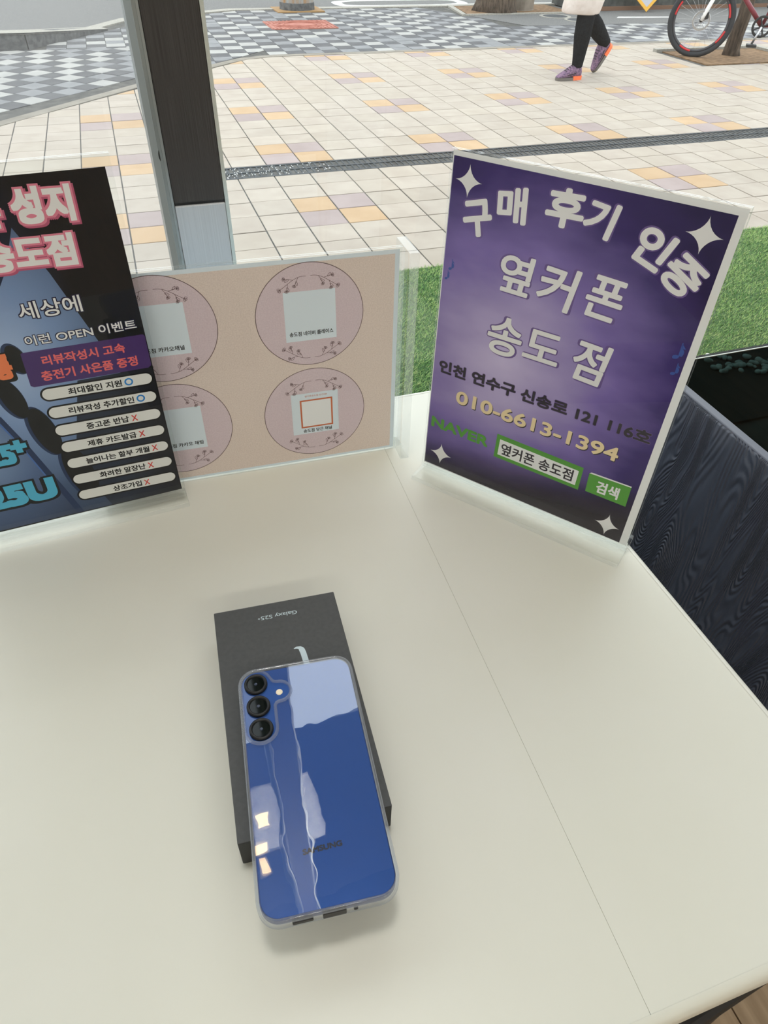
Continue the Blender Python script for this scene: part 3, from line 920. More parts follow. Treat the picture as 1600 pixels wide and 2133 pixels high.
# joints: walking towards -x, weight on the front (left) foot
hipL, hipR = PV(4.29, 6.78, .86), PV(4.29, 6.94, .86)
kneeL, ankL = PV(4.245, 6.77, .47), PV(4.245, 6.77, .10)
kneeR, ankR = PV(4.40, 6.95, .47), PV(4.665, 7.0, .25)
b = MB()
chest, neck, head = PV(4.28, 6.86, 1.20), PV(4.265, 6.86, 1.40), PV(4.245, 6.86, 1.53)
b.tube([PV(4.29, 6.86, .80), PV(4.29, 6.86, .92), PV(4.28, 6.86, 1.05), chest, PV(4.275, 6.86, 1.32), PV(4.27, 6.86, 1.37)], [(.15, .10), (.165, .11), (.13, .095), (.155, .11), (.15, .085), (.06, .055)], 16)
b.tube([PV(4.27, 6.86, 1.34), neck, PV(4.255, 6.86, 1.45)], [.05, .048, .05], 12)
b.tube([PV(4.25, 6.86, 1.42), PV(4.245, 6.86, 1.46), PV(4.25, 6.86, 1.53), PV(4.255, 6.86, 1.59), PV(4.26, 6.86, 1.625), PV(4.26, 6.86, 1.635)], [(.04, .045), (.062, .075), (.072, .092), (.072, .09), (.05, .06), (.015, .02)], 16)
b.tube([PV(4.155, 6.86, 1.505), PV(4.165, 6.86, 1.53), PV(4.17, 6.86, 1.55)], [(.014, .014), (.011, .012), (.006, .006)], 8)      # nose
for s_ in (-1, 1):
    b.tube([PV(4.265, 6.86 + s_ * .073, 1.505), PV(4.27, 6.86 + s_ * .08, 1.53), PV(4.265, 6.86 + s_ * .075, 1.552)], [(.008, .006), (.017, .008), (.01, .006)], 8)   # ears
    hip, kn, an = (hipL, kneeL, ankL) if s_ < 0 else (hipR, kneeR, ankR)
    b.tube([hip, hip.lerp(kn, .5), kn], [.082, .07, .052], 12)
    b.tube([kn, kn.lerp(an, .3), an], [.05, .052, .034], 12)
    sw = -1 if s_ > 0 else 1
    sh = PV(4.275, 6.86 + s_ * .175, 1.30); el = PV(4.275 + sw * .05, 6.86 + s_ * .225, 1.04); wr = PV(4.24 + sw * .09, 6.86 + s_ * .235, .83)
    b.tube([PV(4.275, 6.86, 1.31), sh], [.06, .05], 12); b.tube([sh, el], [.047, .036], 12); b.tube([el, wr], [.035, .024], 12)
    d_ = (wr - el).normalized()
    b.tube([wr, wr + d_ * .04, wr + d_ * .085], [(.018, .024), (.016, .036), (.013, .034)], 10)
    for q in range(4):
        f0 = wr + d_ * .08 + Vector((-.027 + q * .018, 0, 0))
        b.tube([f0, f0 + d_ * (.035 + .006 * (q in (1, 2))), f0 + d_ * (.068 + .01 * (q in (1, 2))) + Vector((-.010, -s_ * .012, 0))], [.0085, .008, .0065], 8)
    b.tube([wr + d_ * .02 + Vector((-.025, 0, 0)), wr + d_ * .05 + Vector((-.05, -s_ * .008, 0)), wr + d_ * .08 + Vector((-.056, -s_ * .016, 0))], [.011, .01, .008], 8)
    # feet inside the shoes
b.tube([ankL, ankL + Vector((-.06, 0, -.055)), ankL + Vector((-.15, 0, -.072))], [(.036, .034), (.034, .03), (.03, .018)], 10)
dR = (PV(4.60, 7.0, .02) - ankR).normalized()
b.tube([ankR, ankR + dR * .1, ankR + dR * .2], [(.036, .034), (.034, .03), (.026, .018)], 10)
body = b.build('body', M['skin'], person); remesh(body, .009, 4)
lg = MB()
lg.tube([hipL + Vector((0, 0, .04)), hipL.lerp(kneeL, .5), kneeL, kneeL.lerp(ankL, .3), kneeL.lerp(ankL, .7), ankL + Vector((-.0, 0, .0))], [.100, .094, .082, .080, .062, .050], 14)
lg.tube([hipR + Vector((0, 0, .04)), hipR.lerp(kneeR, .5), kneeR, kneeR.lerp(ankR, .35), kneeR.lerp(ankR, .7), ankR + (ankR - kneeR).normalized() * .01], [.100, .094, .084, .082, .068, .052], 14)
lg.tube([PV(4.29, 6.86, .80), PV(4.29, 6.86, .95)], [(.165, .12), (.17, .12)], 14)
remesh(lg.build('leggings', M['legging'], person), .012, 2)
ct = MB()
ringsz = [(.515, 4.232, .175, .16), (.53, 4.232, .185, .17), (.70, 4.265, .20, .175), (.90, 4.285, .20, .165), (1.06, 4.285, .175, .15), (1.2, 4.28, .185, .145), (1.32, 4.275, .19, .115), (1.37, 4.27, .09, .085), (1.42, 4.265, .085, .08)]
seg = 28
vv = []
for z, x, ry, rx_ in ringsz:
    for j in range(seg):
        a = 2 * math.pi * j / seg
        wob = 1 + .05 * math.sin(5 * a + z * 6) * (1 if z < 1.0 else .3)
        vv.append(PV(x + rx_ * 1.04 * math.cos(a) * wob, 6.86 + ry * math.sin(a) * wob, z))
ff = [(i * seg + j, i * seg + (j + 1) % seg, (i + 1) * seg + (j + 1) % seg, (i + 1) * seg + j) for i in range(len(ringsz) - 1) for j in range(seg)]
cme = me_from(vv, ff, 'coat', True)
co = link('coat', cme, M['coat'], person)
sd = co.modifiers.new('thick', 'SOLIDIFY'); sd.thickness = .014; sd.offset = -1
sb = co.modifiers.new('sub', 'SUBSURF'); sb.levels = 1; sb.render_levels = 1
for s_ in (-1, 1):
    sw = -1 if s_ > 0 else 1
    sh = PV(4.275, 6.86 + s_ * .165, 1.315); el = PV(4.275 + sw * .05, 6.86 + s_ * .228, 1.04); wr = PV(4.242 + sw * .088, 6.86 + s_ * .236, .845)
    MB().tube([PV(4.275, 6.86 + s_ * .10, 1.33), sh, sh.lerp(el, .5), el, el.lerp(wr, .6), wr], [.07, .082, .07, .062, .054, .048], 16, cap=False).build('sleeve', M['coat'], person, True)
hr = MB()
hr.tube([PV(4.29, 6.86, 1.40), PV(4.285, 6.86, 1.46), PV(4.28, 6.86, 1.54), PV(4.268, 6.86, 1.60), PV(4.262, 6.86, 1.645), PV(4.262, 6.86, 1.655)], [(.07, .05), (.085, .075), (.087, .088), (.085, .098), (.06, .07), (.01, .01)], 18)
remesh(hr.build('hair', M['hair'], person), .012, 3)
for s_ in (-1, 1):
    MB().lathe([(.001, -.006), (.006, -.004), (.0075, 0), (.006, .004), (.001, .006)], 10, PV(4.172, 6.86 + s_ * .031, 1.535)).build('eye', mat('eye', S(28, 20, 18), .2), person, True)
MB().tube([PV(4.170, 6.835, 1.478), PV(4.163, 6.86, 1.478), PV(4.170, 6.885, 1.478)], [.003, .0055, .003], 8).build('mouth', mat('lips', S(176, 98, 92), .5), person, True)
def shoe(nm, X_, lb=None):
    """toe at -x, heel at +x, sole at z=0"""
    up_ = MB()
    secs = [(-.142, .020, .030, .022), (-.125, .038, .040, .030), (-.09, .046, .058, .036), (-.045, .046, .084, .045), (0, .042, .112, .055), (.045, .040, .128, .062), (.085, .039, .122, .060), (.108, .034, .105, .05), (.120, .02, .085, .045)]
    sg = 16; vv = []
    for x, w, top, _ in secs:
        for j in range(sg):
            a = 2 * math.pi * j / sg
            cy_, cz_ = math.cos(a), math.sin(a)
            vv.append((x, w * math.copysign(abs(cy_) ** .75, cy_), .018 + (top - .018) * (.5 + .5 * math.copysign(abs(cz_) ** .8, cz_))))
    ff = [(i * sg + j, (i + 1) * sg + j, (i + 1) * sg + (j + 1) % sg, i * sg + (j + 1) % sg) for i in range(len(secs) - 1) for j in range(sg)]
    ff += [tuple(range(sg)), tuple(reversed(range((len(secs) - 1) * sg, len(secs) * sg)))]
    up_.add(vv, ff)
    u = up_.build(nm, M['knit'], person, True, X_)
    out_ = [(-.150, 0), (-.140, -.026), (-.115, -.043), (-.07, -.050), (0, -.046), (.02, -.045)]
    ol = out_ + [(a_, -b_) for a_, b_ in reversed(out_[1:])]
    MB().prism(ol, 0, .024).build('sole_front', M['shoe_sole'], u, False, X_)
    oh = [(.02, -.045), (.07, -.044), (.11, -.036), (.130, -.018), (.132, 0), (.130, .018), (.11, .036), (.07, .044), (.02, .045)]
    MB().prism(oh, 0, .034).build('sole_heel', M['shoe_orange'], u, False, X_)['label'] = 'bright orange heel cushion'
    for i in range(4):
        x = -.055 + i * .022; z = .078 + i * .012
        MB().tube([(x, -.030, z - .008), (x - .004, 0, z + .006), (x, .030, z - .008)], .0035, 6).build('lace', M['hair'], u, False, X_)
    mk_ = MB().tube([(-.05, -.0475, .045), (0, -.0465, .05), (.05, -.0425, .062)], [(.002, .003), (.002, .005), (.002, .002)], 6)
    mk_.build('side_stripe', M['hair'], u, False, X_)
    return u
shoe('shoe', Matrix.Translation(PV(4.178, 6.768, .001)) @ Matrix.Rotation(R(2), 4, 'Z'))
tgt = Matrix.Translation(PV(4.585, 7.0, .006)) @ Matrix.Rotation(R(-56), 4, 'Y') @ Matrix.Translation((.148, 0, 0))
shoe('shoe', tgt)

# ================================================================= TABLE
tb_ = thing('table', 'white laminate table with rounded edge standing against the shop window', 'table', (-0.24, 0.341, 0))
def toL(x, y):
    return (x + 0.24, y - 0.341)
XE, YF, YK, XW = 0.362, 0.036, 0.645, -0.85
sA, sB = (0.1990, YK), (0.1722, YF)              # seam between the two top panels
def cornerpts(cx, cy, r_, a0):
    return [(cx + r_ * math.cos(R(a0 + 90 * i / 6)), cy + r_ * math.sin(R(a0 + 90 * i / 6))) for i in range(7)]
r_ = .018
pa = [toL(*p) for p in [(sB[0] - .00012, YF), (sA[0] - .00012, YK)] + cornerpts(XW + r_, YK - r_, r_, 90) + cornerpts(XW + r_, YF + r_, r_, 180)]
pb_ = [toL(*p) for p in [(sA[0] + .00012, YK), (sB[0] + .00012, YF)] + cornerpts(XE - r_, YF + r_, r_, 270) + cornerpts(XE - r_, YK - r_, r_, 0)]
for q in (pa, pb_):
    if area(q) < 0:
        q.reverse()
    n_ = len(q)
    o = MB().prism(q, .716, .74).build('tabletop_panel', M['table'], tb_)
    md = o.modifiers.new('b', 'BEVEL'); md.limit_method = 'ANGLE'; md.angle_limit = R(60); md.width = .0; md.segments = 1
    o.modifiers.clear()
# rounded edge band all round
ring = [toL(*p) for p in cornerpts(XE - r_, YF + r_, r_, 270) + cornerpts(XE - r_, YK - r_, r_, 0) + cornerpts(XW + r_, YK - r_, r_, 90) + cornerpts(XW + r_, YF + r_, r_, 180)]
nr = len(ring)
profile = [(-.002, .7402), (.0, .7400), (.0022, .7392), (.0040, .7372), (.0046, .7340), (.0046, .7205), (.0035, .7165), (0, .715), (-.004, .715)]
vv = []
for i, p in enumerate(ring):
    a = Vector(ring[i - 1]); c_ = Vector(ring[(i + 1) % nr]); t_ = (c_ - a).normalized(); nrm = Vector((t_.y, -t_.x))
    for d_, z in profile:
        vv.append((p[0] + nrm.x * d_, p[1] + nrm.y * d_, z))
np_ = len(profile)
ff = [(i * np_ + j, ((i + 1) % nr) * np_ + j, ((i + 1) % nr) * np_ + j + 1, i * np_ + j + 1) for i in range(nr) for j in range(np_ - 1)]
link('edge_band', me_from(vv, ff, 'edge_band', True), M['table'], tb_)
MB().prism([toL(sB[0] - .006, YF + .004), toL(sB[0] + .006, YF + .004), toL(sA[0] + .006, YK - .004), toL(sA[0] - .006, YK - .004)], .718, .7396).build('joint_spline', M['table_edge'], tb_)
MB().box(-.52, .48, -.20, .20, .66, .715).build('underframe', M['white_metal'], tb_)
MB().tube([(-.12, 0, .02), (-.12, 0, .665)], .04, 24).build('pedestal', M['white_metal'], tb_, True)
MB().lathe([(.24, 0), (.24, .008), (.20, .016), (.05, .026), (.001, .026)], 40, (-.12, 0, 0)).build('foot_plate', M['white_metal'], tb_)

# ================================================================= CHAIR
chair = thing('chair', 'dark navy chair with wood-grain embossed back behind the right table edge', 'chair', (.36, .30, 0), R(0))
M['navy'] = mat('embossed_navy_leather', S(62, 67, 80), .45, spec=.5)
m = M['navy']; b_ = m.node_tree.nodes['Principled BSDF']
tc = N(m, 'ShaderNodeTexCoord'); mp = N(m, 'ShaderNodeMapping')
mp.inputs['Rotation'].default_value = (R(8), 0, 0); mp.inputs['Scale'].default_value = (1, 1.0, .14)
L(m, tc.outputs['Object'], mp.inputs['Vector'])
nz = N(m, 'ShaderNodeTexNoise'); nz.inputs['Scale'].default_value = 16; nz.inputs['Detail'].default_value = 1.5; nz.inputs['Distortion'].default_value = .3
L(m, mp.outputs['Vector'], nz.inputs['Vector'])
ml = N(m, 'ShaderNodeMath'); ml.operation = 'MULTIPLY'; ml.inputs[1].default_value = 440.0
L(m, nz.outputs['Fac'], ml.inputs[0])
sn = N(m, 'ShaderNodeMath'); sn.operation = 'SINE'; L(m, ml.outputs[0], sn.inputs[0])
n3 = N(m, 'ShaderNodeTexNoise'); n3.inputs['Scale'].default_value = 160; L(m, mp.outputs['Vector'], n3.inputs['Vector'])
ad = N(m, 'ShaderNodeMath'); ad.operation = 'MULTIPLY_ADD'; ad.inputs[1].default_value = 1.6; L(m, n3.outputs['Fac'], ad.inputs[0]); L(m, sn.outputs[0], ad.inputs[2])
bp = N(m, 'ShaderNodeBump'); bp.inputs['Strength'].default_value = 1.0; bp.inputs['Distance'].default_value = .0006
L(m, ad.outputs[0], bp.inputs['Height']); L(m, bp.outputs['Normal'], b_.inputs['Normal'])
M['seat_shaded'] = mat('seat_shaded', S(38, 36, 34), .6)  # navy seat coloured brown-dark: the shade under the table is in this colour
# backrest: slightly curved slab, top edge level
bvs, bfs = [], []
NYs, NZs = 16, 10
for side in (0, 1):
    for i in range(NYs + 1):
        for j in range(NZs + 1):
            u = i / NYs; w = j / NZs
            y = -.255 + .51 * u
            z = .42 + .347 * w
            x = .19 - .012 * (1 - (2 * u - 1) ** 2) * 0 + .0 * (w - 1)
            x -= .06 * (1 - w) ** 2
            bvs.append((x - .012 + side * .012, y, z))
def gi(s, i, j): return s * (NYs + 1) * (NZs + 1) + i * (NZs + 1) + j
for i in range(NYs):
    for j in range(NZs):
        bfs.append((gi(0, i, j), gi(0, i, j + 1), gi(0, i + 1, j + 1), gi(0, i + 1, j)))
        bfs.append((gi(1, i, j), gi(1, i + 1, j), gi(1, i + 1, j + 1), gi(1, i, j + 1)))
for i in range(NYs):
    bfs.append((gi(0, i, NZs), gi(1, i, NZs), gi(1, i + 1, NZs), gi(0, i + 1, NZs)))
    bfs.append((gi(0, i, 0), gi(0, i + 1, 0), gi(1, i + 1, 0), gi(1, i, 0)))
for j in range(NZs):
    bfs.append((gi(0, 0, j), gi(1, 0, j), gi(1, 0, j + 1), gi(0, 0, j + 1)))
    bfs.append((gi(0, NYs, j), gi(0, NYs, j + 1), gi(1, NYs, j + 1), gi(1, NYs, j)))
o = link('backrest', me_from(bvs, bfs, 'backrest', True), M['navy'], chair); bevel(o, .0025, 2, 50)
o = MB().box(.1805, .1912, -.256, .256, .7660, .7685).build('top_piping', mat('smooth_navy_leather', S(92, 96, 108), .4), chair); bevel(o, .0012, 2)
o = MB().prism([(-.23, -.281), (.155, -.237), (.155, .255), (-.23, .225)], .40, .452).build('seat', M['seat_shaded'], chair); bevel(o, .006, 2)
for x, y in ((-.19, -.19), (-.19, .19), (.14, -.21), (.14, .21)):
    MB().tube([(x, y, .41), (x * 1.12, y * 1.08, 0)], [.016, .011], 12).build('leg', M['bike_black'], chair, True)
MB().box(-.18, .13, -.18, .18, .385, .402).build('seat_frame', M['bike_black'], chair)

# ================================================================= PRINTED MATTER HELPERS
TXT = {}
def text_mesh(body, off=0.0, spacing=1.0):
    key = (body, off, spacing)
    if key in TXT:
        return TXT[key]
    cu = bpy.data.curves.new('txt', 'FONT'); cu.body = body; cu.size = 1.0; cu.offset = off; cu.space_character = spacing
    cu.resolution_u = 5
    ob = bpy.data.objects.new('txt', cu); COL.objects.link(ob)
    dg = bpy.context.evaluated_depsgraph_get(); dg.update()
    me = bpy.data.meshes.new_from_object(ob.evaluated_get(dg))
    vs = [(v_.co.x, v_.co.y) for v_ in me.vertices]; fs = [tuple(p.vertices) for p in me.polygons]
    bpy.data.objects.remove(ob); bpy.data.curves.remove(cu); bpy.data.meshes.remove(me)
    TXT[key] = (vs, fs)
    return TXT[key]
MM = .001
SQUARE = [(a, b) for a in (-1, -.5, 0, .5, 1) for b in (-1, -.5, 0, .5, 1) if (a, b) != (0, 0)]
class Sheet:
    """paper lying in its local xz plane, x right, z up, print stacked towards -y; all in millimetres"""
    def __init__(s, paper, k=1.0):
        s.p, s.k = paper, k
    def flat(s, pts2, faces, m, layer, name, label=None, per=0):
        # 'per' points share one depth; each following sweep copy lies 2 micrometres further back
        me = me_from([(p[0] * s.k * MM, -.00004 * layer - .00006 + (i // per * .000002 if per else 0), p[1] * s.k * MM) for i, p in enumerate(pts2)], faces, name)
        o_ = link(name, me, m, s.p)
        if label:
            o_['label'] = label
        return o_
    def poly(s, pts, m, layer, name='print', label=None):
        if area(pts) < 0:
            pts = list(reversed(pts))
        return s.flat(pts, [tuple(range(len(pts)))], m, layer, name, label)
    def ell(s, cx, cy, rx_, ry, m, layer, name='print', rot=0, n_=56, label=None):
        c_, s_ = math.cos(R(rot)), math.sin(R(rot))
        pts = [(cx + c_ * rx_ * math.cos(t) - s_ * ry * math.sin(t), cy + s_ * rx_ * math.cos(t) + c_ * ry * math.sin(t)) for t in [i * 2 * math.pi / n_ for i in range(n_)]]
        return s.poly(pts, m, layer, name, label)
    def ring(s, cx, cy, r0, r1, m, layer, name='print', n_=72):
        pts = [(cx + r * math.cos(2 * math.pi * i / n_), cy + r * math.sin(2 * math.pi * i / n_)) for r in (r0, r1) for i in range(n_)]
        return s.flat(pts, [(i, n_ + i, n_ + (i + 1) % n_, (i + 1) % n_)[::-1] for i in range(n_)], m, layer, name)
    def text(s, body, cx, cy, w, h, m, layer, rot=0, off=0.0, grow=0.0, shear=0.0, name='lettering', label=None, dx=0, dy=0, square=False, spacing=1.0):
        """text whose plain bounding box is w x h, centred; 'grow' fattens it (em units) without changing the box centre"""
        v0, f0 = text_mesh(body, 0.0, spacing)
        x0, x1 = min(p[0] for p in v0), max(p[0] for p in v0); y0, y1 = min(p[1] for p in v0), max(p[1] for p in v0)
        mxc, myc = (x0 + x1) / 2, (y0 + y1) / 2
        rb_ = off * h / (y1 - y0)                       # bold: the shape is swept round a small circle
        sx, sy = (w - 2 * rb_) / (x1 - x0), (h - 2 * rb_) / (y1 - y0)
        r_ = rb_ + grow * h / (y1 - y0)
        c_, s_ = math.cos(R(rot)), math.sin(R(rot))
        base = []
        for a, b2 in v0:
            a, b2 = (a - mxc) * sx, (b2 - myc) * sy
            a += shear * b2
            base.append((cx + dx + c_ * a - s_ * b2, cy + dy + s_ * a + c_ * b2))
        pts, fc = list(base), list(f0)
        if r_ > .02:
            offs = SQUARE if square else [(math.cos(q * math.pi / 6), math.sin(q * math.pi / 6)) for q in range(12)]
            for ux, uy in offs:
                ox, oy = r_ * (c_ * ux - s_ * uy), r_ * (s_ * ux + c_ * uy)
                n0 = len(pts)
                pts += [(a + ox, b2 + oy) for a, b2 in base]
                fc += [tuple(i + n0 for i in f) for f in f0]
        return s.flat(pts, fc, m, layer, name, label, len(base))
    def stroke(s, pts, w, m, layer, name='print', closed=False):
        V = [Vector(p) for p in pts]
        n_ = len(V); a, b2 = [], []
        for i in range(n_):
            if closed:
                t = V[(i + 1) % n_] - V[i - 1]
            else:
                t = V[min(i + 1, n_ - 1)] - V[max(i - 1, 0)]
            t.normalize(); nn = Vector((-t.y, t.x)) * w / 2
            a.append(V[i] + nn); b2.append(V[i] - nn)
        f = [(i, n_ + i, n_ + (i + 1) % n_, (i + 1) % n_) for i in range(n_ if closed else n_ - 1)]
        return [(p.x, p.y) for p in a + b2], f

def ink(name, *rgb, rough=.55):
    return mat(name, S(*rgb), rough, spec=.25)
I = dict(white=ink('white_ink', 236, 236, 238), black=ink('black_ink', 18, 18, 20), paper=ink('white_paper', 238, 240, 242), coolpaper=ink('cool_white_paper', 222, 234, 244),
         pink=ink('pink_ink', 226, 134, 158), hotpink=ink('dark_pink_ink', 188, 92, 124), coral=ink('coral_ink', 236, 112, 112), plum=ink('plum_ink', 74, 50, 110),
         navy=ink('navy_ink', 30, 28, 60), blue=ink('blue_ink', 40, 130, 205), red=ink('red_ink', 206, 66, 60), pill=ink('pale_grey_ink', 228, 229, 228),
         orange=ink('orange_ink', 236, 130, 84), cyan=ink('cyan_ink', 84, 180, 216), gold=ink('cream_gold_ink', 240, 220, 178), green=ink('green_ink', 92, 160, 68), dgreen=ink('dark_green_ink', 74, 132, 66),
         charcoal=ink('charcoal_ink', 58, 54, 62), lav=ink('lavender_ink', 112, 92, 150), notes=ink('note_blue_ink', 66, 92, 168), lens=ink('lens_black_ink', 26, 27, 30), edge=ink('phone_edge_ink', 40, 56, 92), edge2=ink('phone_edge_light_ink', 74, 110, 176),
         brown=ink('brown_ink', 92, 70, 68), lilac=ink('lilac_ink', 205, 186, 192), rust=ink('rust_orange_ink', 206, 112, 72))
def gradient_ink(name, stops, center, radius, noise=0.0, lin=None):
    """printed gradient: radial about a point of the sheet (metres, local x/z) or linear along lin"""
    m = bpy.data.materials.new(name); m.use_nodes = True
    b_ = m.node_tree.nodes['Principled BSDF']; b_.inputs['Roughness'].default_value = .55; b_.inputs['Specular IOR Level'].default_value = .25
    tc = N(m, 'ShaderNodeTexCoord'); mp = N(m, 'ShaderNodeMapping')
    mp.vector_type = 'TEXTURE'
    mp.inputs['Location'].default_value = (center[0], 0, center[1]); mp.inputs['Scale'].default_value = (radius[0], 1, radius[1])
    if lin is not None:
        mp.inputs['Rotation'].default_value = (0, R(lin), 0)
    L(m, tc.outputs['Object'], mp.inputs['Vector'])
    gr_ = N(m, 'ShaderNodeTexGradient'); gr_.gradient_type = 'LINEAR' if lin is not None else 'SPHERICAL'
    L(m, mp.outputs['Vector'], gr_.inputs['Vector'])
    fac = gr_.outputs['Fac']
    if noise:
        no = N(m, 'ShaderNodeTexNoise'); no.inputs['Scale'].default_value = 16; no.inputs['Detail'].default_value = 3
        mpn = N(m, 'ShaderNodeMapping'); mpn.inputs['Scale'].default_value = (1, 1, 2.2); mpn.inputs['Rotation'].default_value = (0, R(25), 0)
        L(m, tc.outputs['Object'], mpn.inputs['Vector']); L(m, mpn.outputs['Vector'], no.inputs['Vector'])
        ma = N(m, 'ShaderNodeMath'); ma.operation = 'MULTIPLY_ADD'; ma.inputs[1].default_value = noise
        sb_ = N(m, 'ShaderNodeMath'); sb_.operation = 'SUBTRACT'; sb_.inputs[1].default_value = .5
        L(m, no.outputs['Fac'], sb_.inputs[0]); L(m, sb_.outputs[0], ma.inputs[0]); L(m, fac, ma.inputs[2]); fac = ma.outputs[0]
    cr_ = N(m, 'ShaderNodeValToRGB')
    els = cr_.color_ramp.elements
    while len(els) < len(stops):
        els.new(.5)
    for e, (p, c_) in zip(els, stops):
        e.position = p; e.color = S(*c_)
    L(m, fac, cr_.inputs['Fac']); L(m, cr_.outputs['Color'], b_.inputs['Base Color'])
    return m

def t_stand(t, x0, x1, hgt, lean, depth_f, depth_b, base_h=.005, half=.0024):
    """acrylic T-stand, local frame: x along, -y towards the reader; returns the paper's parent empty frame (lean)"""
    w = x1 - x0
    bx_ = MB().box(x0, x1, -depth_f, depth_b, 0, base_h)
    bs = link('base', me_from(bx_.v, bx_.f, 'base', mats=[0, 0, 1, 1, 1, 1]), [M['acrylic'], M['acrylic_edge']], t); bevel(bs, .0007, 2)
    nk = MB()
    prof = [(-.0085, base_h), (-.0052, base_h + .003), (-.0036, base_h + .008), (-half - .0002, base_h + .016), (half + .0002, base_h + .016), (.0036, base_h + .008), (.0052, base_h + .003), (.0085, base_h)]
    n_ = len(prof)
    vv = [(x, y, z) for x in (x0, x1) for y, z in prof]
    nk.add(vv, [tuple(range(n_)), tuple(reversed(range(n_, 2 * n_)))] + [(i, n_ + i, n_ + (i + 1) % n_, (i + 1) % n_) for i in range(n_)])
    nk.build('neck', M['acrylic'], t)
    for nm, y0, y1 in (('front_sheet', -half, -.0006), ('back_sheet', .0006, half)):
        sh = MB().box(x0, x1, y0, y1, 0, hgt)
        me = me_from(sh.v, sh.f, nm, mats=[1, 1, 0, 1, 0, 1])
        o_ = link(nm, me, [M['acrylic'], M['acrylic_edge']], t)
        o_.location = (0, 0, base_h); o_.rotation_euler = (-lean, 0, 0)

# ================================================================= PURPLE SIGN
ps = thing('sign_holder', 'acrylic stand with a purple portrait poster at the right rear of the table', 'sign', (.2224, .5110, .74), R(-52.38))
PW, PH_ = .2147, .2949
t_stand(ps, 0, PW, PH_, R(2.03), .0225, .0225)
pp = link('poster', None, None, ps)
me = me_from([(.0006, 0, .004), (PW - .0012, 0, .004), (PW - .0012, 0, PH_ - .0015), (.0006, 0, PH_ - .0015)], [(0, 1, 2, 3)], 'poster')
bpy.data.objects.remove(pp)
pp = link('poster', me, I['paper'], ps); pp.location = (0, 0, .005); pp.rotation_euler = (R(-2.03), 0, 0)
pp['label'] = 'white-bordered purple poster'
K = PW / .2122
sh = Sheet(pp, K)
bgm = gradient_ink('purple_galaxy_print', [(0.0, (40, 30, 78)), (.22, (66, 51, 116)), (.5, (130, 112, 180)), (1.0, (206, 194, 232))], (.068, .140), (.175, .185), .35)
cr_ = None
sh.poly([(1.4, 5), (204.4, 4.6), (205.8, 285.2), (1.4, 286.4)], bgm, 0, 'print', 'purple galaxy print')
# darker foot of the print
dk = gradient_ink('dark_foot_print', [(0.0, (44, 38, 50)), (.55, (52, 44, 66)), (1.0, (76, 62, 122))], (.17, .0), (.05, .045), .0, lin=90)
m = bpy.data.materials.new('poster_dark_foot'); m.use_nodes = True
b_ = m.node_tree.nodes['Principled BSDF']; b_.inputs['Base Color'].default_value = S(50, 44, 54); b_.inputs['Roughness'].default_value = .55
tc = N(m, 'ShaderNodeTexCoord'); sx_ = N(m, 'ShaderNodeSeparateXYZ'); L(m, tc.outputs['Object'], sx_.inputs[0])
mr = N(m, 'ShaderNodeMapRange'); mr.inputs['From Min'].default_value = .058; mr.inputs['From Max'].default_value = .012; mr.inputs['To Min'].default_value = 0; mr.inputs['To Max'].default_value = .95
a1 = N(m, 'ShaderNodeMath'); a1.operation = 'MULTIPLY_ADD'; a1.inputs[1].default_value = -.16; L(m, sx_.outputs['X'], a1.inputs[0]); 
a2 = N(m, 'ShaderNodeMath'); a2.operation = 'ADD'; L(m, sx_.outputs['Z'], a2.inputs[0]); L(m, a1.outputs[0], a2.inputs[1]); a1.inputs[2].default_value = .022
L(m, a2.outputs[0], mr.inputs['Value'])
tr = N(m, 'ShaderNodeBsdfTransparent'); mx = N(m, 'ShaderNodeMixShader')
L(m, mr.outputs['Result'], mx.inputs[0]); L(m, tr.outputs[0], mx.inputs[1]); L(m, b_.outputs[0], mx.inputs[2]); L(m, mx.outputs[0], m.node_tree.nodes['Material Output'].inputs['Surface'])
sh.poly([(1.4, 5), (204.4, 4.6), (204.6, 60), (1.4, 60)], m, 1, 'print_foot')
def star(cx, cy, rx_, ry):
    pts = []
    for q in range(4):
        a0 = q * 90
        for i in range(10):
            f = i / 10
            # concave astroid with sharp tips
            a = R(a0 + 90 * f)
            c_, s_ = math.cos(a), math.sin(a)
            pts.append((cx + rx_ * math.copysign(abs(c_) ** 3.4, c_), cy + ry * math.copysign(abs(s_) ** 3.4, s_)))
    sh.poly(pts, I['white'], 3, 'star')
for a in ((15.8, 270.8, 11.5, 12), (189.9, 269.5, 12.5, 12.5), (18.5, 21, 12, 12), (189.5, 18, 11.5, 12)):
    star(*a)
for ch, cx, cy, w, h, rot in (('구', 26.6, 246, 25, 27, 16), ('매', 53.5, 260.5, 24, 26, 8), ('후', 94.2, 267, 29, 27, 2), ('기', 120.5, 265.5, 22, 25, -8), ('인', 160.5, 254.8, 25, 27, -20), ('증', 185, 241, 27, 26, -30)):
    sh.text(ch, cx, cy, w, h, I['lav'], 2, rot, .036, .03, name='lettering_glow'); sh.text(ch, cx, cy, w, h, I['white'], 4, rot, .036, shear=.06)
for ch, cx, cy, w, h, rot in (('옆', 65, 212, 28, 31, -1), ('커', 100, 211, 29, 34, -4), ('폰', 137.5, 212, 28, 32, -3), ('송', 64.7, 159.5, 31, 34, 0), ('도', 98.5, 161, 31, 26, 0), ('점', 138.2, 160.5, 27, 35, -3)):
    sh.text(ch, cx, cy, w, h, I['lav'], 2, rot, .02, .025, name='lettering_glow'); sh.text(ch, cx, cy, w, h, I['white'], 4, rot, .02, shear=.08)
